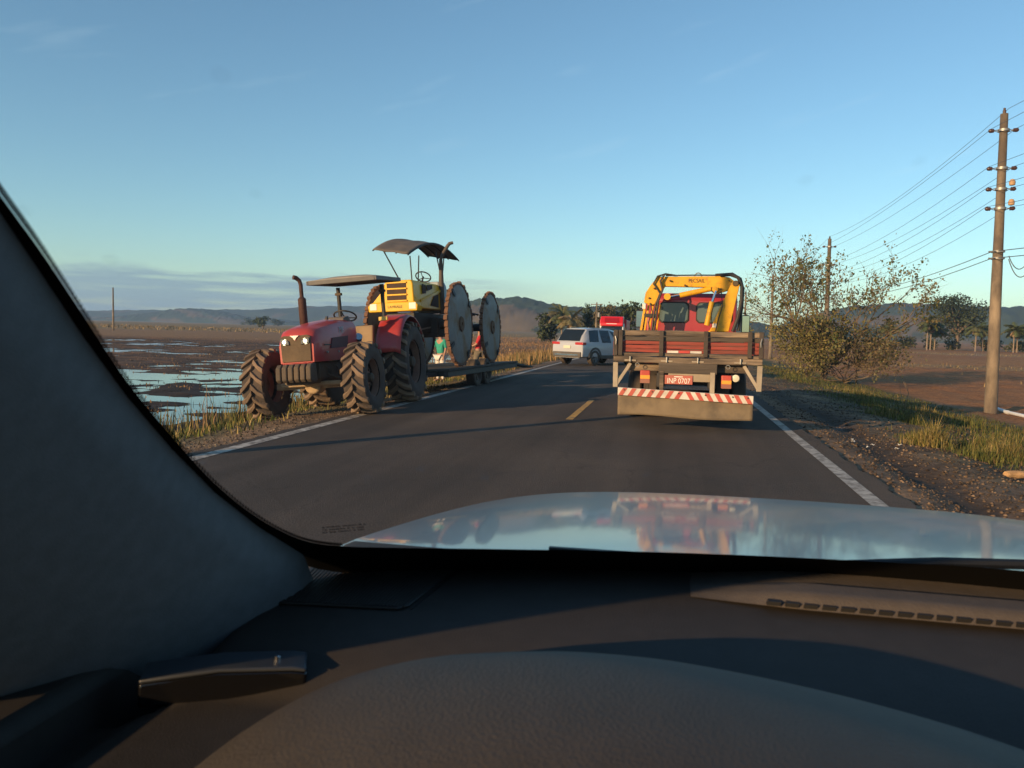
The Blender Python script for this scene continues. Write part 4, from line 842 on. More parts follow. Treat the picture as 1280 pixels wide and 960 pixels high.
# oncoming red lorry cab
Z = thing('red_lorry', 'oncoming lorry with red roof fairing over a dark windscreen, beyond the SUV', 'truck', (-5.0, 70, .01), (0, 0, 0))
lw = mat('lorry_white', (.68, .68, .68), .4, var=.05); lr = mat('lorry_red', (.60, .015, .02), .4, var=.06, coat=.3)
zc = MB().prism([(0, .7), (1.7, .7), (1.7, 2.35), (.25, 2.35), (.05, 1.5), (0, 1.2)], -1.05, 1.05).build('cab', lw, Z, bevel=.06, seg=3)
MB().prism([(.02, 1.42), (.16, 2.05), (.20, 2.05), (.06, 1.42)], -.92, .92).build('windscreen', M_glassdark, zc)
MB().box(-.75, .75, -.03, .05, .85, 1.15).build('grille', M_black, zc, bevel=.02)
fa = MB().prism([(.02, 2.06), (-.10, 2.12), (-.06, 2.36), (.55, 2.95), (1.7, 2.98), (1.7, 2.36), (.3, 2.36)], -1.0, 1.0).build('roof_fairing', lr, Z, bevel=.08, seg=3)
MB().prism([(-.065, 2.44), (.36, 2.80), (.38, 2.78), (-.045, 2.42)], -.62, .62).build('fairing_panel', mat('lorry_dark_red', (.36, .01, .015), .4, var=.05), fa)
MB().box(-.45, .45, -.075, -.055, 2.24, 2.32).build('fairing_name', lw, fa)
MB().box(-1.2, 1.2, 2.0, 8.5, .95, 2.7).build('cargo_body', lr, Z, bevel=.04)
MB().box(-1.05, 1.05, -.08, .12, .35, .72).build('bumper', lr, Z, bevel=.04)
for s in (-1, 1):
    MB().box(s*.62, s*.95, -.09, -.06, .48, .62).build('headlight', M_chrome, Z, bevel=.02); MB().box(s*1.2-.12, s*1.2+.12, .1, .2, 1.5, 2.0).build('mirror', M_black, Z, bevel=.03)
    for yy in (.8, 6.2, 7.3): road_wheel(Z, 'wheel', (s*.92, yy, .48), .48, .28, s)

# ------------------------------------------------------------------ people
def person(label, loc, rz, shirt, trousers, hair, arms, lean=0):
    root = thing('person', label, 'person', loc, (lean, 0, rz))
    sk = mat('skin', (.36, .20, .13), .6, var=.05)
    J = {'pel': (0, 0, .93), 'wa': (0, 0, 1.10), 'ch': (0, .01, 1.32), 'nk': (0, .01, 1.47), 'hb': (0, .02, 1.55), 'hm': (0, .03, 1.63), 'ht': (0, .02, 1.72)}
    rad = {'pel': .145, 'wa': .13, 'ch': .155, 'nk': .058, 'hb': .07, 'hm': .095, 'ht': .075}
    E_ = [('pel', 'wa'), ('wa', 'ch'), ('ch', 'nk'), ('nk', 'hb'), ('hb', 'hm'), ('hm', 'ht')]
    for s, q in ((1, 'r'), (-1, 'l')):
        el, hn = arms[0 if s > 0 else 1]
        J.update({'sh'+q: (s*.19, .0, 1.41), 'el'+q: el, 'wr'+q: hn, 'hp'+q: (s*.10, 0, .86), 'kn'+q: (s*.12, .02, .49), 'an'+q: (s*.13, -.02, .09), 'to'+q: (s*.15, .15, .04)})
        rad.update({'sh'+q: .065, 'el'+q: .045, 'wr'+q: .03, 'hp'+q: .095, 'kn'+q: .062, 'an'+q: .045, 'to'+q: .04})
        E_ += [('ch', 'sh'+q), ('sh'+q, 'el'+q), ('el'+q, 'wr'+q), ('pel', 'hp'+q), ('hp'+q, 'kn'+q), ('kn'+q, 'an'+q), ('an'+q, 'to'+q)]
        d = (Vector(hn)-Vector(el)).normalized(); sd_ = d.cross(Vector((0, 1, 0))).normalized()
        J['pa'+q] = tuple(Vector(hn)+d*.07); rad['pa'+q] = .035; E_.append(('wr'+q, 'pa'+q))
        for k in range(5):
            off = sd_*(k-2)*.017; ln = (.05, .075, .085, .078, .06)[k]
            J['f%d%s' % (k, q)] = tuple(Vector(J['pa'+q])+off+d*.03); J['g%d%s' % (k, q)] = tuple(Vector(J['pa'+q])+off*1.2+d*ln+Vector((0, .015, 0)))
            rad['f%d%s' % (k, q)] = .010; rad['g%d%s' % (k, q)] = .008; E_ += [('pa'+q, 'f%d%s' % (k, q)), ('f%d%s' % (k, q), 'g%d%s' % (k, q))]
    def skin(name, keys, material, grow, sub=2, rootk='pel'):
        ks = [k for k in J if k in keys]; me = bpy.data.meshes.new(name); ix = {k: i for i, k in enumerate(ks)}
        me.from_pydata([J[k] for k in ks], [(ix[a], ix[b]) for a, b in E_ if a in ix and b in ix], []); me.materials.append(material)
        o = bpy.data.objects.new(name, me); C.objects.link(o); o.parent = root
        o.modifiers.new('skin', 'SKIN'); ss = o.modifiers.new('sub', 'SUBSURF'); ss.levels = ss.render_levels = sub
        for k in ks:
            v = me.skin_vertices[0].data[ix[k]]; v.radius = (rad[k]*grow, rad[k]*grow*(.72 if k in ('wa', 'ch', 'pel') else 1)); v.use_root = (k == rootk)
        return o
    skin('body', set(J), sk, 1.0)
    skin('shirt', {'pel', 'wa', 'ch', 'shr', 'shl', 'elr', 'ell'}, shirt, 1.22)
    skin('trousers', {'pel', 'hpr', 'hpl', 'knr', 'knl', 'anr', 'anl'}, trousers, 1.25)
    hm = MB(); hm.lathe([(1.60, .098), (1.66, .108), (1.71, .10), (1.745, .06), (1.755, .0)], 16, 'Z', (0, .0, 0), cap=False); hm.build('hair', hair, root)
    fc = MB(); fc.tube([(0, .125, 1.635), (0, .145, 1.60)], [.008, .016], 6); fc.build('nose', sk, root)
    ey = MB()
    for s in (-1, 1): ey.lathe([(.108, .001), (.112, .011), (.104, .013)], 8, 'Y', (s*.035, 0, 1.64), cap=False)
    ey.box(-.03, .03, .108, .113, 1.568, 1.576); ey.build('eyes_and_mouth', mat('dark_features', (.05, .025, .02), .5, var=0), root)
    return root
cl = lambda n, c: mat(n, c, .9, var=.12, scale=10, bump=.2)
gz = lambda x, y: float(ground_z(x, y))
person('person in green shirt and white trousers standing behind the trailer', (-7.64, 26.0, gz(-7.64, 26)), R(150), cl('green_cloth', (.03, .28, .20)), cl('white_cloth', (.66, .60, .54)), cl('brown_hair', (.10, .05, .03)), [((.27, .04, 1.16), (.24, .16, .95)), ((-.27, .02, 1.15), (-.26, .10, .90))])
person('person in red jacket and khaki trousers leaning between the steel discs', (-6.57, 26.4, gz(-6.57, 26.4)), R(100), cl('red_cloth', (.50, .03, .04)), cl('khaki_cloth', (.17, .14, .10)), cl('dark_hair', (.03, .025, .02)), [((.28, .10, 1.18), (.18, .32, 1.12)), ((-.28, .06, 1.16), (-.16, .28, 1.02))], R(8))

# ------------------------------------------------------------------ utility poles and cables
LV = (8.42, 7.20, 6.53, 5.90)
def pole(label, x, y, detail=True, top=8.95, rx=0.0):
    z0 = gz(x, y); p = thing('utility_pole', label, 'utility pole', (x, y, z0), (0, R(rx), 0), 'poles along the field edge')
    h_ = top-z0; MB().tube([(0, 0, -.4), (0, 0, h_*.33), (0, 0, h_*.66), (0, 0, h_)], [.205, .172, .14, .115], 16).build('shaft', M_pole, p)
    MB().lathe([(h_, .02), (h_, .05), (h_+.10, .055), (h_+.13, .035), (h_+.18, .04), (h_+.2, .0)], 10, 'Z', cap=False).build('top_insulator', M_insul, p)
    for zl in LV:
        zz = zl-z0+(top-8.95)
        b = MB().tube([(-.30, 0, zz), (-.12, 0, zz+.03)], .015, 6).tube([(-.30, 0, zz), (-.12, 0, zz-.06)], .012, 6).tube([(.30, 0, zz), (.12, 0, zz+.03)], .015, 6).tube([(.30, 0, zz), (.12, 0, zz-.06)], .012, 6).lathe([(zz-.04, .175), (zz+.04, .172)], 16, 'Z', cap=False).build('bracket', M_steel, p)
        for s in (-1, 1):
            MB().lathe([(s*.28, .03), (s*.30, .065), (s*.34, .06), (s*.37, .07), (s*.42, .06), (s*.45, .03)], 12, 'X', (0, 0, zz)).build('insulator', M_insul, b)
    if detail:
        for zz, s in ((6.62-z0, 1), (5.98-z0, 1)): MB().lathe([(zz, .02), (zz+.02, .09), (zz+.12, .10), (zz+.2, .06), (zz+.22, 0)], 10, 'Z', (.30, -.08, 0), cap=False).build('spool', mat('clay_spool', (.45, .27, .14), .7, var=.1), p)
    for zz in (4.5-z0, 4.28-z0): MB().lathe([(zz-.03, .205), (zz+.03, .203)], 16, 'Z', cap=False).tube([(-.28, 0, zz), (-.18, 0, zz)], .03, 8).build('cable_clamp', M_steel, p)
    return p
TOPS = {0.0: 8.9, 28.8: 8.95, 57.6: 8.30, 87.5: 8.10, 117.5: 7.85, 147: 7.6}
PY = (0.0, 28.8, 57.6, 87.5, 117.5, 147)
for y, lb in zip(PY, ('concrete utility pole on the verge beside the parked car', 'tall concrete utility pole standing beside the white pipe', 'utility pole rising behind the sparse bush', 'utility pole just past the sparse bush', 'thin far utility pole beside the crane truck mirror', 'farthest utility pole of the row along the field')):
    pole(lb, 10.62, y, y < 40, TOPS[y], rx=(-1.1 if y == 28.8 else -.6))
def cable(name, pts, label, sag=.35, r=.0075, group='power cables strung between the poles'):
    P_ = []
    for a, b in zip(pts[:-1], pts[1:]):
        a = Vector(a); b = Vector(b)
        for k in range(12):
            t = k/12; q = a.lerp(b, t); q.z -= sag*4*t*(1-t); P_.append(q)
    P_.append(Vector(pts[-1])); o = MB().tube(P_, r, 5).build(name, M_wire, recalc=False); return tag(o, label, 'cable', group)
ends = [(10.62, y) for y in PY]
cable('power_cable', [(x-.05, y, TOPS[y]+.18) for x, y in ends], 'topmost power cable running over the pole caps', .5)
for i, zl in enumerate(LV):
    for s in (-1, 1): cable('power_cable', [(x+s*.37-(.17 if y == 28.8 else .08), y, zl+.06+TOPS[y]-8.95) for x, y in ends], '%s pair of side cables, the one on the %s side of the poles' % (('upper', 'second', 'third', 'lowest')[i], 'road' if s < 0 else 'field'), .35+.1*i)
for k, zl in enumerate((4.5, 4.28)): cable('phone_cable', [(x-.28, y, zl) for x, y in ends], ('upper' if k == 0 else 'lower')+' of the two low telephone cables clamped on the poles', .45, .013)
cable('service_cable', [(10.85, 28.8, 4.36), (11.6, 28.9, 4.52), (30, 31, 4.5)], 'service cable leaving the tall pole across the field', .5, .015, 'service cables')
cable('service_cable', [(10.85, 28.8, 4.26), (11.6, 28.9, 4.10), (30, 31, 4.0)], 'lower service cable leaving the tall pole across the field', .5, .015, 'service cables')
def plain_pole(label, x, y, h_, r0, arm=False):
    z0 = gz(x, y); p = thing('wooden_pole', label, 'pole', (x, y, z0)); MB().tube([(0, 0, -.4), (0, 0, h_)], [r0, r0*.6], 10).build('shaft', M_pole, p)
    if arm:
        MB().beam((-.9, 0, h_-.3), (.9, 0, h_-.3), .1, .1).build('crossarm', M_bark, p); MB().lathe([(h_-2.2, .2), (h_-1.5, .2)], 10, 'Z', (.35, 0, 0)).build('transformer', M_steel, p)
    return p
plain_pole('lone thin pole far out in the flooded field', -117.3, 150, 9.2, .22)
plain_pole('pale pole with crossarm standing before the far trees', -10.9, 120, 6.8, .16, True)
plain_pole('unseen bare pole added beside the parked car to cast the long road shadow', -9.3, 2.4, 7.5, .14)  # out-of-view pole, added as caster of the shadow stripe across the road

# ------------------------------------------------------------------ vegetation
gl_ = [(.10, .11, .035), (.13, .12, .04), (.07, .09, .03), (.16, .13, .05)]
branch_tree('sparse_tree', 'sparse half-bare tree growing on the verge behind the crane truck', (7.95, 43, gz(7.95, 43)), 7.0, .95, 11, 4, 6500, .17, gl_+[(.17, .13, .06)], .15, .10, rnd=14, upb=.5).scale = (.80, .80, .93)
clump_tree('shrub', 'yellow-green shrub low at the foot of the sparse tree', (6.9, 42.2, gz(6.9, 42.2)), 3.1, 2.2, 1.6, 6500, .13, [(.16, .14, .045), (.20, .165, .055), (.11, .105, .035), (.15, .11, .05)], .06, rnd=5, base=.5, lobes=12, cat='shrub')
clump_tree('shrub', 'brownish twiggy shrub spreading over the field edge under the sparse tree', (9.5, 43.2, gz(10.1, 43.2)), 3.0, 2.5, 1.5, 3600, .13, [(.14, .10, .05), (.18, .13, .06), (.08, .085, .035), (.10, .09, .04)], .06, rnd=6, base=.3, lobes=14, cat='shrub')
branch_tree('twiggy_bush', 'leafless brown bush tangled under the sparse tree', (8.8, 42.4, gz(8.8, 42.4)), 3.6, 1.5, 12, 4, 1100, .12, [(.13, .10, .05), (.09, .09, .04)], .06, .05, rnd=9, cat='shrub', upb=.3)
g_far = 'trees beyond the white SUV'
dk = [(.045, .06, .028), (.06, .075, .035), (.035, .05, .025)]; gd = [(.12, .115, .045), (.16, .13, .06), (.08, .09, .035)]; br = [(.14, .11, .055), (.10, .09, .045), (.07, .075, .035)]
for i, (x, y, h_, rx_, cs, lb) in enumerate(((-24.3, 163, 5.6, 2.6, dk, 'dark green round tree at the edge of the far grove'), (-17.2, 166, 7.4, 2.4, dk, 'dark tree behind the drooping golden palms'), (-14.0, 158, 7.0, 2.6, br, 'brownish tree behind the pale crossarm pole'), (-11.3, 172, 7.9, 2.9, br, 'olive brown tree over the red lorry roof'), (-8.0, 160, 7.6, 2.6, dk, 'dark green tree beside the crane truck mirror'), (-4.5, 175, 8, 3.5, dk, 'dark tree hidden behind the crane truck'))):
    clump_tree('grove_tree', lb, (x, y, gz(x, y)), h_, rx_, h_*.42, 1500, .62, cs, .2, g_far, 30+i, base=.8)
palm('grove_palm', 'golden green drooping palm in the far grove', (-21.2, 158, gz(-21.2, 158)), 5.8, 3.6, gd, 41, 'palms in the far grove', nf=26)
palm('grove_palm', 'shorter straw-coloured palm in the far grove', (-18.9, 154, gz(-18.9, 154)), 4.6, 3.2, [(.22, .16, .07), (.17, .14, .06)], 42, 'palms in the far grove', nf=22)
pg = [(.055, .075, .03), (.08, .095, .035), (.11, .11, .045)]
for i, (x, y, h_, lb) in enumerate(((64.6, 218, 7.0, 'tallest palm of the pair by the ploughed field'), (67.2, 224, 6.3, 'palm close beside the tallest palm'), (70.0, 230, 5.2, 'small palm before the huge round tree'), (76.6, 220, 6.0, 'palm with drooping fronds just beyond the tall concrete pole'), (79.6, 224, 5.6, 'leaning palm beyond the huge round tree'), (84.6, 218, 5.7, 'palm with brown skirt at the field end'), (87.0, 222, 5.2, 'shorter palm with brown skirt at the field end'), (56.5, 222, 5.8, 'slim bare palm between bush and palm pair'))):
    palm('palm_tree', lb, (x, y, gz(x, y)), h_, 3.3, pg, 60+i, 'palms along the ploughed field')
clump_tree('round_tree', 'huge round dark tree towering over the palms', (86, 262, gz(86, 262)), 16.5, 7.2, 6.5, 5200, .75, [(.035, .05, .028), (.05, .065, .032), (.028, .04, .024)], .5, rnd=71, base=4, lobes=20)
for i in range(16):
    x = 46+i*4.3+random.uniform(-1, 1); y = 232+random.uniform(-6, 10)
    clump_tree('hedge_bush', 'low bush in the hedge line under the palms', (x, y, gz(x, y)), random.uniform(2.2, 4.2), 2.6, 1.6, 420, .6, br+dk, .1, 'hedge line bushes', 80+i, base=.3, lobes=7, cat='bush')
clump_tree('lone_tree', 'lone small round tree far out on the plain', (-192, 350, gz(-192, 350)), 5.2, 4.2, 2.4, 700, .9, dk, .3, rnd=99, base=1.0)
for i in range(9):
    x = -520+i*52+random.uniform(-15, 15); y = 900+random.uniform(-60, 60)
    clump_tree('distant_tree', 'distant dark tree at the foot of the hills', (x, y, gz(x, y)), random.uniform(7, 13), random.uniform(6, 11), 5, 420, 2.0, dk, .3, 'trees at the foot of the hills', 120+i, base=.5, lobes=8)

r = np.random.default_rng(5)
def scatter(n, x0, x1, y0, y1, dens=None):
    P_ = np.stack([r.uniform(x0, x1, n), y0*(y1/y0)**r.uniform(0, 1, n)], -1)
    if dens is not None: P_ = P_[r.uniform(0, 1, n) < dens(P_[:, 0], P_[:, 1])]
    return P_
grn = [(.085, .10, .025), (.12, .13, .03), (.16, .15, .045), (.06, .075, .022)]; ylw = [(.24, .18, .06), (.30, .22, .09), (.18, .15, .05), (.12, .12, .035)]; drk = [(.05, .06, .022), (.07, .08, .028), (.10, .09, .035)]
cl_ = lambda s, th, k=6: (lambda x, y: np.clip((fbm(x*s, y*s, 3, 31)-th)*k, 0, 1))
grass_patch('verge_grass', 'short green grass covering the verge beyond the gravel', scatter(46000, 3.9, 9.6, 9, 55, lambda x, y: np.clip((x-4.3+(fbm(x*.6, y*.6, 3, 33)-.5)*3)/1.2, 0, 1)*np.clip((fbm(x*1.1, y*1.1, 3, 34)-.34)*5, .06, 1)), .03, .16, drk+drk+grn[:2]+[(.12, .085, .04), (.16, .11, .05), (.09, .065, .032)], .012, .6, 1)
tufts = [(4.0, 13.0, .35, .55, 0), (4.45, 12.2, .5, .30, 1), (4.9, 12.6, .45, .42, 0), (5.25, 12.2, .5, .36, 1), (4.3, 14.2, .5, .30, 1), (5.6, 11.5, .45, .46, 0), (6.0, 12.2, .5, .40, 2), (5.0, 13.6, .6, .34, 2), (6.2, 13.4, .6, .40, 0), (5.0, 17.5, .5, .36, 1), (4.7, 18.5, .5, .40, 2), (5.4, 22, .6, .40, 1), (6.5, 16.5, .7, .42, 2), (7.0, 20, .8, .45, 1), (6.0, 26, .8, .45, 2), (6.8, 30, 1., .5, 0), (5.2, 34, .9, .45, 1), (7.2, 25, .8, .45, 0)]
looks = ('golden dry grass tuft', 'green grass tuft', 'mixed green and straw grass tuft'); near_ = ('by the gravel at the verge edge', 'in front of the pale cut log', 'beside the tall concrete pole', 'in the shade of the crane truck', 'near the foot of the sparse tree')
for i, (x, y, rr_, h_, kd) in enumerate(tufts):
    n = 900 if y < 15 else 420; pp = np.stack([r.normal(x, rr_*.45, n), r.normal(y, rr_*.45, n)], -1)
    dd = np.exp(-((pp[:, 0]-x)**2+(pp[:, 1]-y)**2)/(rr_*.6)**2)
    g = grass_patch('grass_tuft', None, pp, h_*.25, h_, (ylw+ylw[:2]+grn[:1], grn+ylw[2:], grn+ylw)[kd], .0055, .9, 50+i, .45+.75*dd); del g['kind']
    ar = 0 if (x < 4.5 and y < 15) else 1 if y < 13 else 2 if y < 17 else 3 if y < 24 else 4
    tag(g, looks[kd]+' '+near_[ar], 'grass tuft', 'grass tufts on the right verge')
grass_patch('shoulder_grass', 'low dry grass along the muddy shoulder by the tractor', scatter(26000, -10.2, -5.6, 7, 60, lambda x, y: np.clip((-5.9-x)/1.2, 0, 1)*np.clip((fbm(x*.8, y*.8, 3, 35)-.36)*5, 0, 1)), .05, .22, drk+ylw[:2]+grn[:2], .012, .6, 2)
grass_patch('ditch_weeds', 'tall straw and green weeds along the edge of the flooded field', scatter(15000, -11.4, -7.9, 11, 70, lambda x, y: np.exp(-((x+9.6)/.9)**2)*cl_(.5, .40)(x, y)), .25, .85, ylw+drk+[(.20, .12, .06)], .011, .5, 3)
grass_patch('dry_reeds', 'dense golden dry reeds bordering the road beyond the trailer', scatter(26000, -12.5, -5.7, 30, 120, lambda x, y: np.clip((-5.9-x)/1.0, 0, 1)*np.clip((fbm(x*.35, y*.2, 3, 37)-.33)*5, 0, 1)), .3, 1.0, [(.30, .18, .08), (.24, .14, .06), (.34, .23, .10), (.14, .12, .05)], .018, .5, 4)
grass_patch('field_stubble', 'reddish dry stubble covering the field beside the road', scatter(30000, -60, -11, 48, 260, lambda x, y: np.clip((y-50)/40, 0, 1)*np.clip((x+.30*y)/10+.6, 0, 1)*np.clip((fbm(x*.2, y*.08, 3, 39)-.30)*4, 0, 1)), .12, .45, [(.24, .13, .065), (.19, .11, .055), (.29, .18, .085)], .035, .6, 6)
grass_patch('stubble_rows', 'rows of straw stubble on the far plain', scatter(15000, -330, -60, 190, 330, lambda x, y: .9*(np.abs(((y+.02*x) % 22)-11) < 3.2)), .3, .9, [(.30, .21, .10), (.24, .16, .075), (.16, .115, .06)], .12, .5, 7)
grass_patch('field_grass_strip', 'straw grass strips across the ploughed field', scatter(26000, 10, 120, 38, 235, lambda x, y: np.clip((np.sin(y*.075+fbm(x*.03, y*.03, 4, 23)*3)*4-2.5), 0, 1)*.8+.01), .10, .40, [(.30, .20, .10), (.25, .17, .08), (.20, .15, .06)], .03, .6, 8)
grass_patch('rice_stubble', 'short brown rice stubble poking out of the flooded field', scatter(26000, -75, -10.8, 17, 110, lambda x, y: (ground_z(x, y) > WATER_Z-.03)*np.clip((fbm(x*.5, y*.5, 3, 41)-.35)*5, .03, 1)), .05, .16, [(.20, .12, .06), (.26, .16, .08), (.14, .09, .05)], .022, .6, 9)
# clods, pebbles and leaf litter on the shoulders
def pebbles(name, label, pos, smin, smax, pal, seed):
    q = np.random.default_rng(seed); n = len(pos); z = ground_z(pos[:, 0], pos[:, 1]); s = smin*(smax/smin)**(q.uniform(0, 1, n)**2)
    oct_ = np.array([[1, 0, 0], [-1, 0, 0], [0, 1, 0], [0, -1, 0], [0, 0, .7], [0, 0, -.7]]); V = oct_[None]*s[:, None, None]*q.uniform(.55, 1.25, (n, 6, 1))
    V = V+np.stack([pos[:, 0], pos[:, 1], z+s*.25], -1)[:, None]; f = np.array([[0, 2, 4], [2, 1, 4], [1, 3, 4], [3, 0, 4], [2, 0, 5], [1, 2, 5], [3, 1, 5], [0, 3, 5]])
    F_ = (np.arange(n)*6)[:, None, None]+f[None]; pal = np.array(pal); cc = np.repeat(pal[q.integers(0, len(pal), n)]*q.uniform(.6, 1.3, n)[:, None], 6, 0)
    return stuff(npmesh(name, V.reshape(-1, 3), F_.reshape(-1, 3), M_ground, cc, smooth=False), label, 'gravel')
pebbles('gravel', 'loose gravel and dark clods on the verge beside the edge line', scatter(30000, 2.2, 7.5, 6.5, 34), .004, .030, [(.11, .075, .05), (.15, .10, .065), (.07, .048, .034), (.19, .13, .085)], 1)
pebbles('gravel', 'gravel and clods on the shoulder under the red tractor', scatter(14000, -8.2, -5.15, 6.5, 30), .004, .03, [(.13, .10, .075), (.18, .14, .10), (.08, .06, .045)], 2)
lit = scatter(700, 3.2, 7.0, 6.5, 14); lm = MB(); random.seed(3)
leaf_mesh(lm, [(x, y, float(z)+.015) for (x, y), z in zip(lit, ground_z(lit[:, 0], lit[:, 1]))], .038, [(.12, .075, .04), (.10, .065, .035), (.07, .05, .03)], .95)
stuff(lm.build('leaf_litter', M_leaf, smooth=False, recalc=False), 'dry brown leaf litter strewn over the verge soil', 'leaf litter')
# small things on the verge
lgx, lgy = 4.25, 10.65
lg = thing('cut_log', 'short pale cut log lying on the verge soil', 'log', (lgx, lgy, gz(lgx, lgy)+.05), (0, 0, R(20))); MB().tube([(-.13, 0, 0), (-.10, .004, .002), (-.05, .012, .006), (.02, .002, .001), (.07, -.007, .003), (.11, 0, 0), (.13, 0, 0)], [.042, .050, .046, .053, .047, .050, .045], 9).build('wood', mat('fresh_wood', (.44, .26, .12), .9, var=.35, scale=18, bump=.5), lg); MB().tube([(.131, 0, 0), (.134, 0, 0)], .045, 12).build('cut_end', mat('cut_wood', (.66, .44, .22), .8, var=.2), lg)
pp = thing('white_pipe', 'long white plastic pipe lying on the ground beside the tall pole', 'pipe', (0, 0, 0))
ptz = [(11.35, 31.0), (11.2, 29.0), (11.05, 27.0), (11.3, 24.6)]; MB().tube([(x, y, gz(x, y)+.07) for x, y in ptz], .055, 10).build('tube', mat('white_pvc', (.72, .74, .76), .5, var=.08), pp)
x, y = ptz[1]; MB().tube([(x, y-.1, gz(x, y)+.07), (x, y+.1, gz(x, y)+.07)], .066, 10).build('coupling', MAT['white_pvc'], pp)
for i, (x, y) in enumerate(((2.85, 12.9), (3.0, 12.6), (3.15, 12.95), (3.45, 12.6), (2.95, 13.4), (3.3, 12.2))):
    mbp = MB(); a = i*1.1; mbp.grid(lambda u, v: ((u-.5)*.06*math.cos(a)-(v-.5)*.035*math.sin(a), (u-.5)*.06*math.sin(a)+(v-.5)*.035*math.cos(a), .010+.012*math.sin(5*u+i)*math.cos(4*v)), 4, 4)
    o = mbp.build('paper_scrap', mat('paper', (.7, .68, .64), .8, var=.1), loc=(x, y, gz(x, y)+.01), solid=.002); tag(o, 'crumpled white paper scrap on the gravel verge', 'litter', 'paper scraps on the verge')
for i, (x, y) in enumerate(((6.9, 25.0), (-9.2, 14.5), (-9.9, 17.8))):
    st_ = MB(); random.seed(i); 
    for k in range(3): st_.tube([(0, 0, 0), (random.gauss(0, .08), random.gauss(0, .05), .5), (random.gauss(0, .25), random.gauss(0, .1), random.uniform(.8, 1.2))], [.012, .008, .004], 5)
    tag(st_.build('dry_stalk', mat('dry_stalk', (.22, .15, .09), .9, var=.2), loc=(x, y, gz(x, y)-.03)), ('thin dry weed stalk standing in the verge grass by the pipe', 'forked dry weed stalk at the flooded field edge', 'leaning dry weed stalk before the flooded field')[i], 'weed')

# ------------------------------------------------------------------ the car we sit in
CX = .37
A = thing('passenger_car', 'silver car seen from its driver seat, dark dashboard, windscreen pillar and shiny bonnet', 'car', (0, 0, 0))
silver = mat('silver_paint', (.25, .28, .32), .26, .35, var=.06, scale=3, coat=.65, dust=.08, dustcol=(.45, .42, .38))
dashm = mat('dash_plastic', (.034, .030, .027), .62, var=.14, scale=40, bump=.16, bscale=600, spec=.3, dust=.08, dustcol=(.12, .09, .065))
trim = mat('pillar_fabric', (.20, .22, .24), .9, var=.10, scale=60, bump=.12, bscale=600, spec=.2)
pblack = mat('cabin_black', (.010, .010, .011), .5, var=0)
frit = mat('frit_black', (.004, .004, .004), .7, var=0, spec=.1)
liner = mat('headliner', (.20, .19, .18), .9, var=.05)
def hoodz(x, y):
    t = y-1.2; u = (x-CX)/.87; return 1.162-.087*t-.0209*t*t-.050*max(0, t/1.2)*abs(u)**4-.010*u*u-(.45*max(0, y-2.36)**1.5*3 if y > 2.36 else 0)
hb_ = MB(); hb_.grid(lambda u, v: (CX-.86+1.72*u, 1.13+1.36*v, hoodz(CX-.86+1.72*u, 1.13+1.36*v)), 60, 60); bonn = hb_.build('bonnet', silver, A, solid=.0)
for s in (-1, 1):
    fd = MB(); fd.grid(lambda u, v: (CX+s*(.858+.05*math.sin(math.pi*min(1, v*1.1))), 1.14+1.34*u, (hoodz(CX+s*.858, 1.14+1.34*u)-.006)*(1-v)+.42*v), 14, 8); fd.build('fender', silver, A)
    road_wheel(A, 'wheel', (CX+s*.80, 1.95, .34), .34, .22, s); road_wheel(A, 'wheel', (CX+s*.80, -.75, .34), .34, .22, s)
MB().box(CX-.84, CX+.84, 2.36, 2.62, .30, .86).build('front_bumper', silver, A, bevel=.08, seg=4)
MB().box(CX-.80, CX+.80, 1.125, 1.30, 1.00, 1.118).build('cowl', pblack, A)
def wsy(x, z): return .922+.17*(1-((x-CX)/.8)**2)-(z-1.207)/.684
INNER = [(-.376, .3589, 1.6073), (-.3866, .3997, 1.5765), (-.3952, .4412, 1.5458), (-.4087, .4951, 1.5051), (-.4261, .5638, 1.4531), (-.4375, .6379, 1.3991), (-.4462, .722, 1.339), (-.4422, .802, 1.2855), (-.4226, .8693, 1.2452), (-.3857, .9057, 1.2307), (-.3238, .9377, 1.2251), (-.1893, .9905, 1.2196), (.0151, 1.0431, 1.2175), (.2376, 1.0652, 1.2195), (.47, 1.06, 1.224), (.75, 1.02, 1.22), (.98, .96, 1.225), (1.10, .90, 1.235)]
OUTER = [(-.385, .3672, 1.5992), (-.3956, .4087, 1.5679), (-.4076, .4548, 1.533), (-.423, .5122, 1.4893), (-.4379, .5792, 1.4392), (-.4488, .6544, 1.3845), (-.4551, .7363, 1.3266), (-.4519, .8196, 1.2706), (-.4392, .9038, 1.2167), (-.4052, .9522, 1.1935), (-.3415, .9903, 1.1846), (-.2004, 1.0521, 1.1752), (.0172, 1.1099, 1.1722), (.252, 1.1242, 1.177), (.49, 1.11, 1.181), (.77, 1.07, 1.18), (1.02, .99, 1.185), (1.16, .90, 1.20)]
def dense(L_, k=8):
    o = []
    for i in range(len(L_)-1):
        p0, p1, p2, p3 = [Vector(L_[max(0, min(len(L_)-1, j))]) for j in (i-1, i, i+1, i+2)]
        for q in range(k):
            t = q/k; o.append(.5*((2*p1)+(p2-p0)*t+(2*p0-5*p1+4*p2-p3)*t*t+(3*p1-p0-3*p2+p3)*t**3))
    o.append(Vector(L_[-1])); return o
ez = Vector((-.335, .12, 1.775)); ez2 = Vector((-.345, .125, 1.765))
DI = dense([tuple(ez)]+INNER); DO = dense([tuple(ez2)]+OUTER)
nin = Vector((0, -.56, -.82))*.004
wm = MB()
def wsf(u, v):
    z = 1.15+.63*v; xl = float(np.interp(z, [1.17, 1.2167, 1.2706, 1.3266, 1.4392, 1.5332, 1.6, 1.78], [-.44, -.455, -.465, -.465, -.45, -.42, -.40, -.35])); x = xl+(2*CX-2*xl)*u
    return (x, wsy(x, z), z)
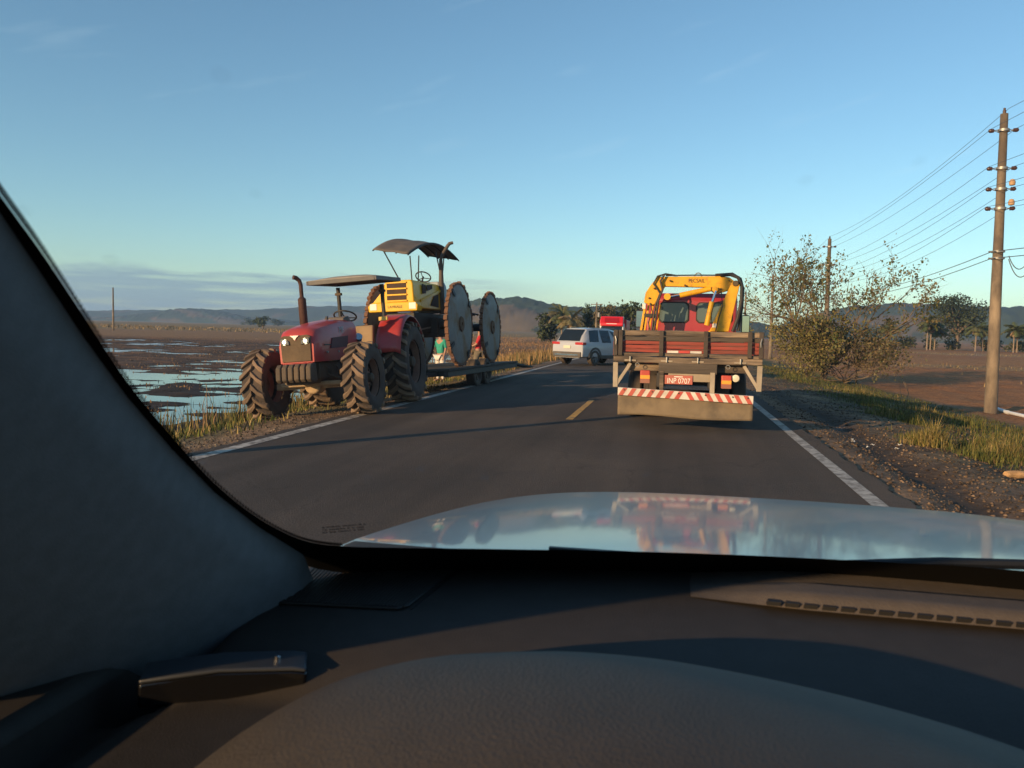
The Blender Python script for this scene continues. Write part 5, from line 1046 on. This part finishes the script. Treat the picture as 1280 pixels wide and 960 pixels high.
wm.grid(wsf, 40, 24); ws = wm.build('windscreen', glass_thin('windscreen_glass', gloss=.35, dirt=.013), A, recalc=False)
fb = MB(); nD = len(DI); fb.add([tuple(p+nin) for p in DI]+[tuple(p+nin+(p-q).normalized()*.035) for p, q in zip(DO, DI)], [(i, i+1, nD+i+1, nD+i) for i in range(nD-1)])
fb.build('frit_band', frit, ws, recalc=False)
fd_ = MB()
for i in range(0, nD-1):
    for q in range(2):
        a = DI[i].lerp(DI[i+1], q/2); inw = (DI[i]-DO[i]).normalized()
        if i < 80:
            for row, sz in ((.004, .0024), (.0085, .0016)):
                c = a+inw*row+nin; tt = (DI[i+1]-DI[i]).normalized()
                fd_.add([c-tt*sz-inw*sz, c+tt*sz-inw*sz, c+tt*sz+inw*sz, c-tt*sz+inw*sz], [(0, 1, 2, 3)])
o = fd_.build('frit_dots', frit, ws, recalc=False); o['kind'] = 'stuff'
sm = MB(); random.seed(12)
for rw_ in range(3):
    xx = 0
    while xx < .048:
        w_ = random.uniform(.0012, .004); p = Vector((-.391-.0026*rw_+xx, .856+.0065*rw_+xx*.24, 1.2635-.0048*rw_+xx*.10)); p.y = wsy(p.x, p.z); p = p+nin*.5
        d1 = Vector((1, .22, .09)).normalized()*w_; d2 = Vector((-.05, -.55, .38)).normalized()*.0030
        sm.add([p, p+d1, p+d1+d2, p+d2], [(0, 1, 2, 3)]); xx += w_+random.choice((.0006, .0006, .0022))
o = sm.build('glass_stamp', mat('stamp_ink', (.012, .016, .020), .8, var=0), ws, recalc=False); o['kind'] = 'stuff'
# pillar trim
po = [Vector((-.30, -.05, 1.80))]+[Vector(p) for p in OUTER[:9]]+[Vector((-.445, .96, 1.15)), Vector((-.455, 1.0, 1.05))]
def pil(u, v):
    t = u*(len(po)-1); i = min(len(po)-2, int(t)); b = po[i].lerp(po[i+1], t-i)
    oz = -.19+.09*min(1, u); w = v
    off = Vector((-.15, -.20, oz))*w
    bul = Vector((.62, -.70, .30)).normalized()*(.030*math.sin(math.pi*min(1, w*1.0))**.8)
    return b+off+bul+Vector((.004, -.012, -.010))*min(1, v*12)+nin*.6
pm_ = MB(); pm_.grid(pil, 66, 22); pm_.build('pillar_trim', trim, A, recalc=False, ang=80)
pr_ = MB(); pr_.grid(lambda u, v: (lambda p: (2*CX-p[0], p[1], p[2]))(pil(u, v)), 40, 10); pr_.build('pillar_trim', trim, A, recalc=False, ang=80)
# doors with window openings, roof, rear wall, floor
XL, XR = -.575, 2*CX+.575
for s, X0 in ((-1, XL), (1, XR)):
    dr = MB(); dr.box(X0-.04, X0+.04, -1.0, .80, .35, 1.155); d_ = dr.build('door', dashm, A, bevel=.015)
    MB().box(X0-.04, X0+.04, .802, 1.15, .35, 1.06).build('scuttle_side', silver, A, bevel=.01)
    MB().box(X0-.045, X0+.045, -.95, -.62, 1.121, 1.80).build('door_pillar', trim, A, bevel=.02)
    MB().box(X0-.045, X0+.045, -2.0, -1.0, .35, 1.12).box(X0-.045, X0+.045, -2.0, -1.35, 1.121, 1.80).build('rear_quarter', trim, A, bevel=.02)
tint = glass_thin('cabin_dimming_glass', (.16, .18, .18), .5)  # unseen dark panes added to cut the sky fill inside the cabin
for X0, y0_, y1_ in ((XR, -.60, .62), (XR, -1.34, -.97), (XL, -1.34, -.97)): MB().grid(lambda u, v: (X0, y0_+(y1_-y0_)*u-.35*v*(y1_ > .5)*u, 1.125+.67*v), 2, 2).build('dimming_side_pane', tint, A, recalc=False)
MB().box(XL-.04, XR+.04, -2.0, .06, 1.80, 1.85).build('roof', liner, A, bevel=.02)
MB().box(XL, XR, -2.06, -2.0, .35, 1.80).build('tailgate', liner, A); MB().box(XL, XR, -2.0, 1.1, .33, .37).build('floor_pan', pblack, A)
MB().box(XL+.05, XR-.05, -1.0, -.8, .37, 1.15).build('rear_seat', dashm, A, bevel=.06)
# dashboard
def dz(x, y):
    z = 1.125+.045*(1-math.exp(-max(0, y-.70)/.12)) if y > .70 else 1.125
    l = max(0, min(1, (-.47-x)/.05)); z -= .07*l*l*(3-2*l)*(1 if y > .66 else .3)
    return z
dm = MB(); dm.grid(lambda u, v: (XL+.035+(XR-XL-.07)*u, .33+.80*v, dz(XL+.035+(XR-XL-.07)*u, .33+.80*v)), 120, 70); dash = dm.build('dashboard', dashm, A, recalc=False, ang=60)
MB().box(XL+.04, XR-.04, .36, .42, .5, 1.10).box(XL+.04, XR-.04, .42, 1.10, .5, .54).build('dash_front', dashm, A)
# speaker grille: raised pad, many thin ribs
def bil(c, u, v): return (Vector(c[0])*(1-u)*(1-v)+Vector(c[1])*u*(1-v)+Vector(c[2])*u*v+Vector(c[3])*(1-u)*v)
gc = [(-.452, .868, 1.172), (-.300, .885, 1.172), (-.275, 1.05, 1.172), (-.468, 1.0, 1.172)]
gp = MB()
def gpad(u, v, lift=0):
    p = bil(gc, u, v); p.z = dz(p.x, p.y)+.0015+lift; return p
gp.grid(gpad, 10, 10); gr = gp.build('speaker_grille', pblack, dash, recalc=False)
rb = MB()
for k in range(36):
    u = (k+.5)/36; rb.tube([gpad(u, .02+v*.96/8, .0015) for v in range(9)], .0017, 6)
o = rb.build('grille_ribs', dashm, gr, recalc=False); o['kind'] = 'stuff'
MB().tube([gpad(0, 1, .001), gpad(0, 0, .001), gpad(.95, 0, .001), gpad(1, .06, .001), gpad(1, 1, .001)], .0022, 6).build('grille_edge', pblack, gr, recalc=False)
MB().tube([(lambda p: (p[0], p[1], dz(p[0], p[1])+.0005))(q) for q in [(-.265, 1.07), (-.278, .98), (-.292, .89)]], .0012, 5).build('panel_seam', pblack, dash, recalc=False)
# defroster ledge with slots
tanm = mat('ledge_plastic', (.075, .062, .052), .7, var=.12, scale=40, bump=.15, bscale=300)
lgm = MB()
def ledge(u, v):
    x = .04+1.14*u; pr = [(.985, 1.172), (1.0, 1.187), (1.035, 1.190), (1.045, 1.178), (1.06, 1.180), (1.12, 1.186)]; t = v*(len(pr)-1); i = min(len(pr)-2, int(t)); y = pr[i][0]+(pr[i+1][0]-pr[i][0])*(t-i); z = pr[i][1]+(pr[i+1][1]-pr[i][1])*(t-i)
    k = min(1, u*9); bend = .14*max(0, x-.42)**2*.6
    return (x, y+.012*(1-k)*2-bend, 1.168+(z-1.168)*k)
lgm.grid(ledge, 40, 15); lo = lgm.build('defroster_ledge', tanm, dash, recalc=False, ang=50)
for k in range(48):
    x = .13+k*.0212; bend = .14*max(0, x-.42)**2*.6
    MB().prism([(x, 1.1735), (x+.015, 1.1735), (x+.017, 1.1785), (x+.002, 1.1785)], .9855-bend, .996-bend, 'Y').build('vent_slot', pblack, lo, smooth=False)
# instrument binnacle
bx = [-.465, -.44, -.42, -.39, -.36, -.325, -.24, -.13, -.04, .055, .19, .30, .42, .50, .53]; bz = [.98, 1.02, 1.05, 1.09, 1.118, 1.146, 1.188, 1.208, 1.216, 1.212, 1.195, 1.171, 1.13, 1.07, .98]
def binn(u, v):
    x = bx[0]+(bx[-1]-bx[0])*u; zc = sum(float(np.interp(x+d, bx, bz)) for d in (-.05, -.025, 0, .025, .05))/5
    y = .33+.45*v; return (x, y, zc+.030-1.17*(y-.53)**2)
bm_ = MB(); bm_.grid(binn, 90, 40); bm_.build('instrument_hood', mat('hood_leatherette', (.052, .045, .040), .6, var=.12, scale=30, bump=.22, bscale=330, spec=.35, dust=.10, dustcol=(.13, .10, .07)), A, recalc=False, ang=70)
MB().box(-.42, .46, .40, .70, .95, 1.06).build('instrument_panel', pblack, A)
swr = MB(); c0 = Vector((0, .36, .93)); ax = Vector((0, -.9, .42)).normalized(); e2 = ax.cross(Vector((1, 0, 0)))
swr.tube([c0+(Vector((1, 0, 0))*math.cos(t)+e2*math.sin(t))*.185 for t in [2*math.pi*k/40 for k in range(41)]], .016, 10, cap=False); swr.tube([c0-Vector((.18, 0, 0)), c0, c0+Vector((.18, 0, 0))], .022, 8); swr.build('steering_wheel', dashm, A)
# wiper
MB().tube([(.10, 1.13, 1.186), (.25, 1.135, 1.190), (.37, 1.135, 1.204), (.50, 1.12, 1.215), (.80, 1.10, 1.218)], [.005, .007, .007, .007, .006], 8).build('wiper_arm', pblack, A)
MB().beam((-.16, 1.125, 1.180), (.62, 1.13, 1.189), .008, .011).build('wiper_blade', pblack, A)
# glossy case on the dash
G = thing('glossy_case', 'small glossy black case with grey top edge lying on the dashboard beside the pillar', 'case', (-.425, .715, 1.122), (0, 0, R(25)))
MB().prism([(-.085, 0), (.072, 0), (.075, .032), (.06, .036), (-.01, .041), (-.085, .034)], -.02, .02, 'Y').build('shell', mat('gloss_black', (.006, .006, .007), .12, var=0, coat=.5), G, bevel=.003)
MB().prism([(-.084, .0345), (-.01, .0415), (.06, .0365), (.074, .033), (.074, .039), (.06, .0425), (-.01, .047), (-.084, .040)], -.021, .022, 'Y').build('lid', mat('satin_grey', (.045, .05, .06), .35, var=.05), G, bevel=.002)
MB().lathe([(.041, .003), (.048, .003), (.049, .0)], 10, 'Z', (.045, 0, 0)).build('light_dot', M_chrome, G)  # chrome stud added for the tiny white dot of light on the case
G.scale = (1, 1, .74)

# ------------------------------------------------------------------ haze
hz = MB().box(-4100, 4100, -290, 4050, -3.5, 100).build('haze', bpy.data.materials.new('haze_air'), smooth=False)
hm_ = hz.active_material; hm_.use_nodes = True; t = hm_.node_tree; t.nodes.clear(); o_ = t.nodes.new('ShaderNodeOutputMaterial'); v_ = t.nodes.new('ShaderNodeVolumePrincipled')
v_.inputs['Density'].default_value = HAZE if 'HAZE' in globals() else .00020; v_.inputs['Color'].default_value = (.46, .68, 1.0, 1); v_.inputs['Anisotropy'].default_value = .2
t.links.new(v_.outputs[0], o_.inputs['Volume']); stuff(hz, 'thin morning haze over the fields', 'haze')
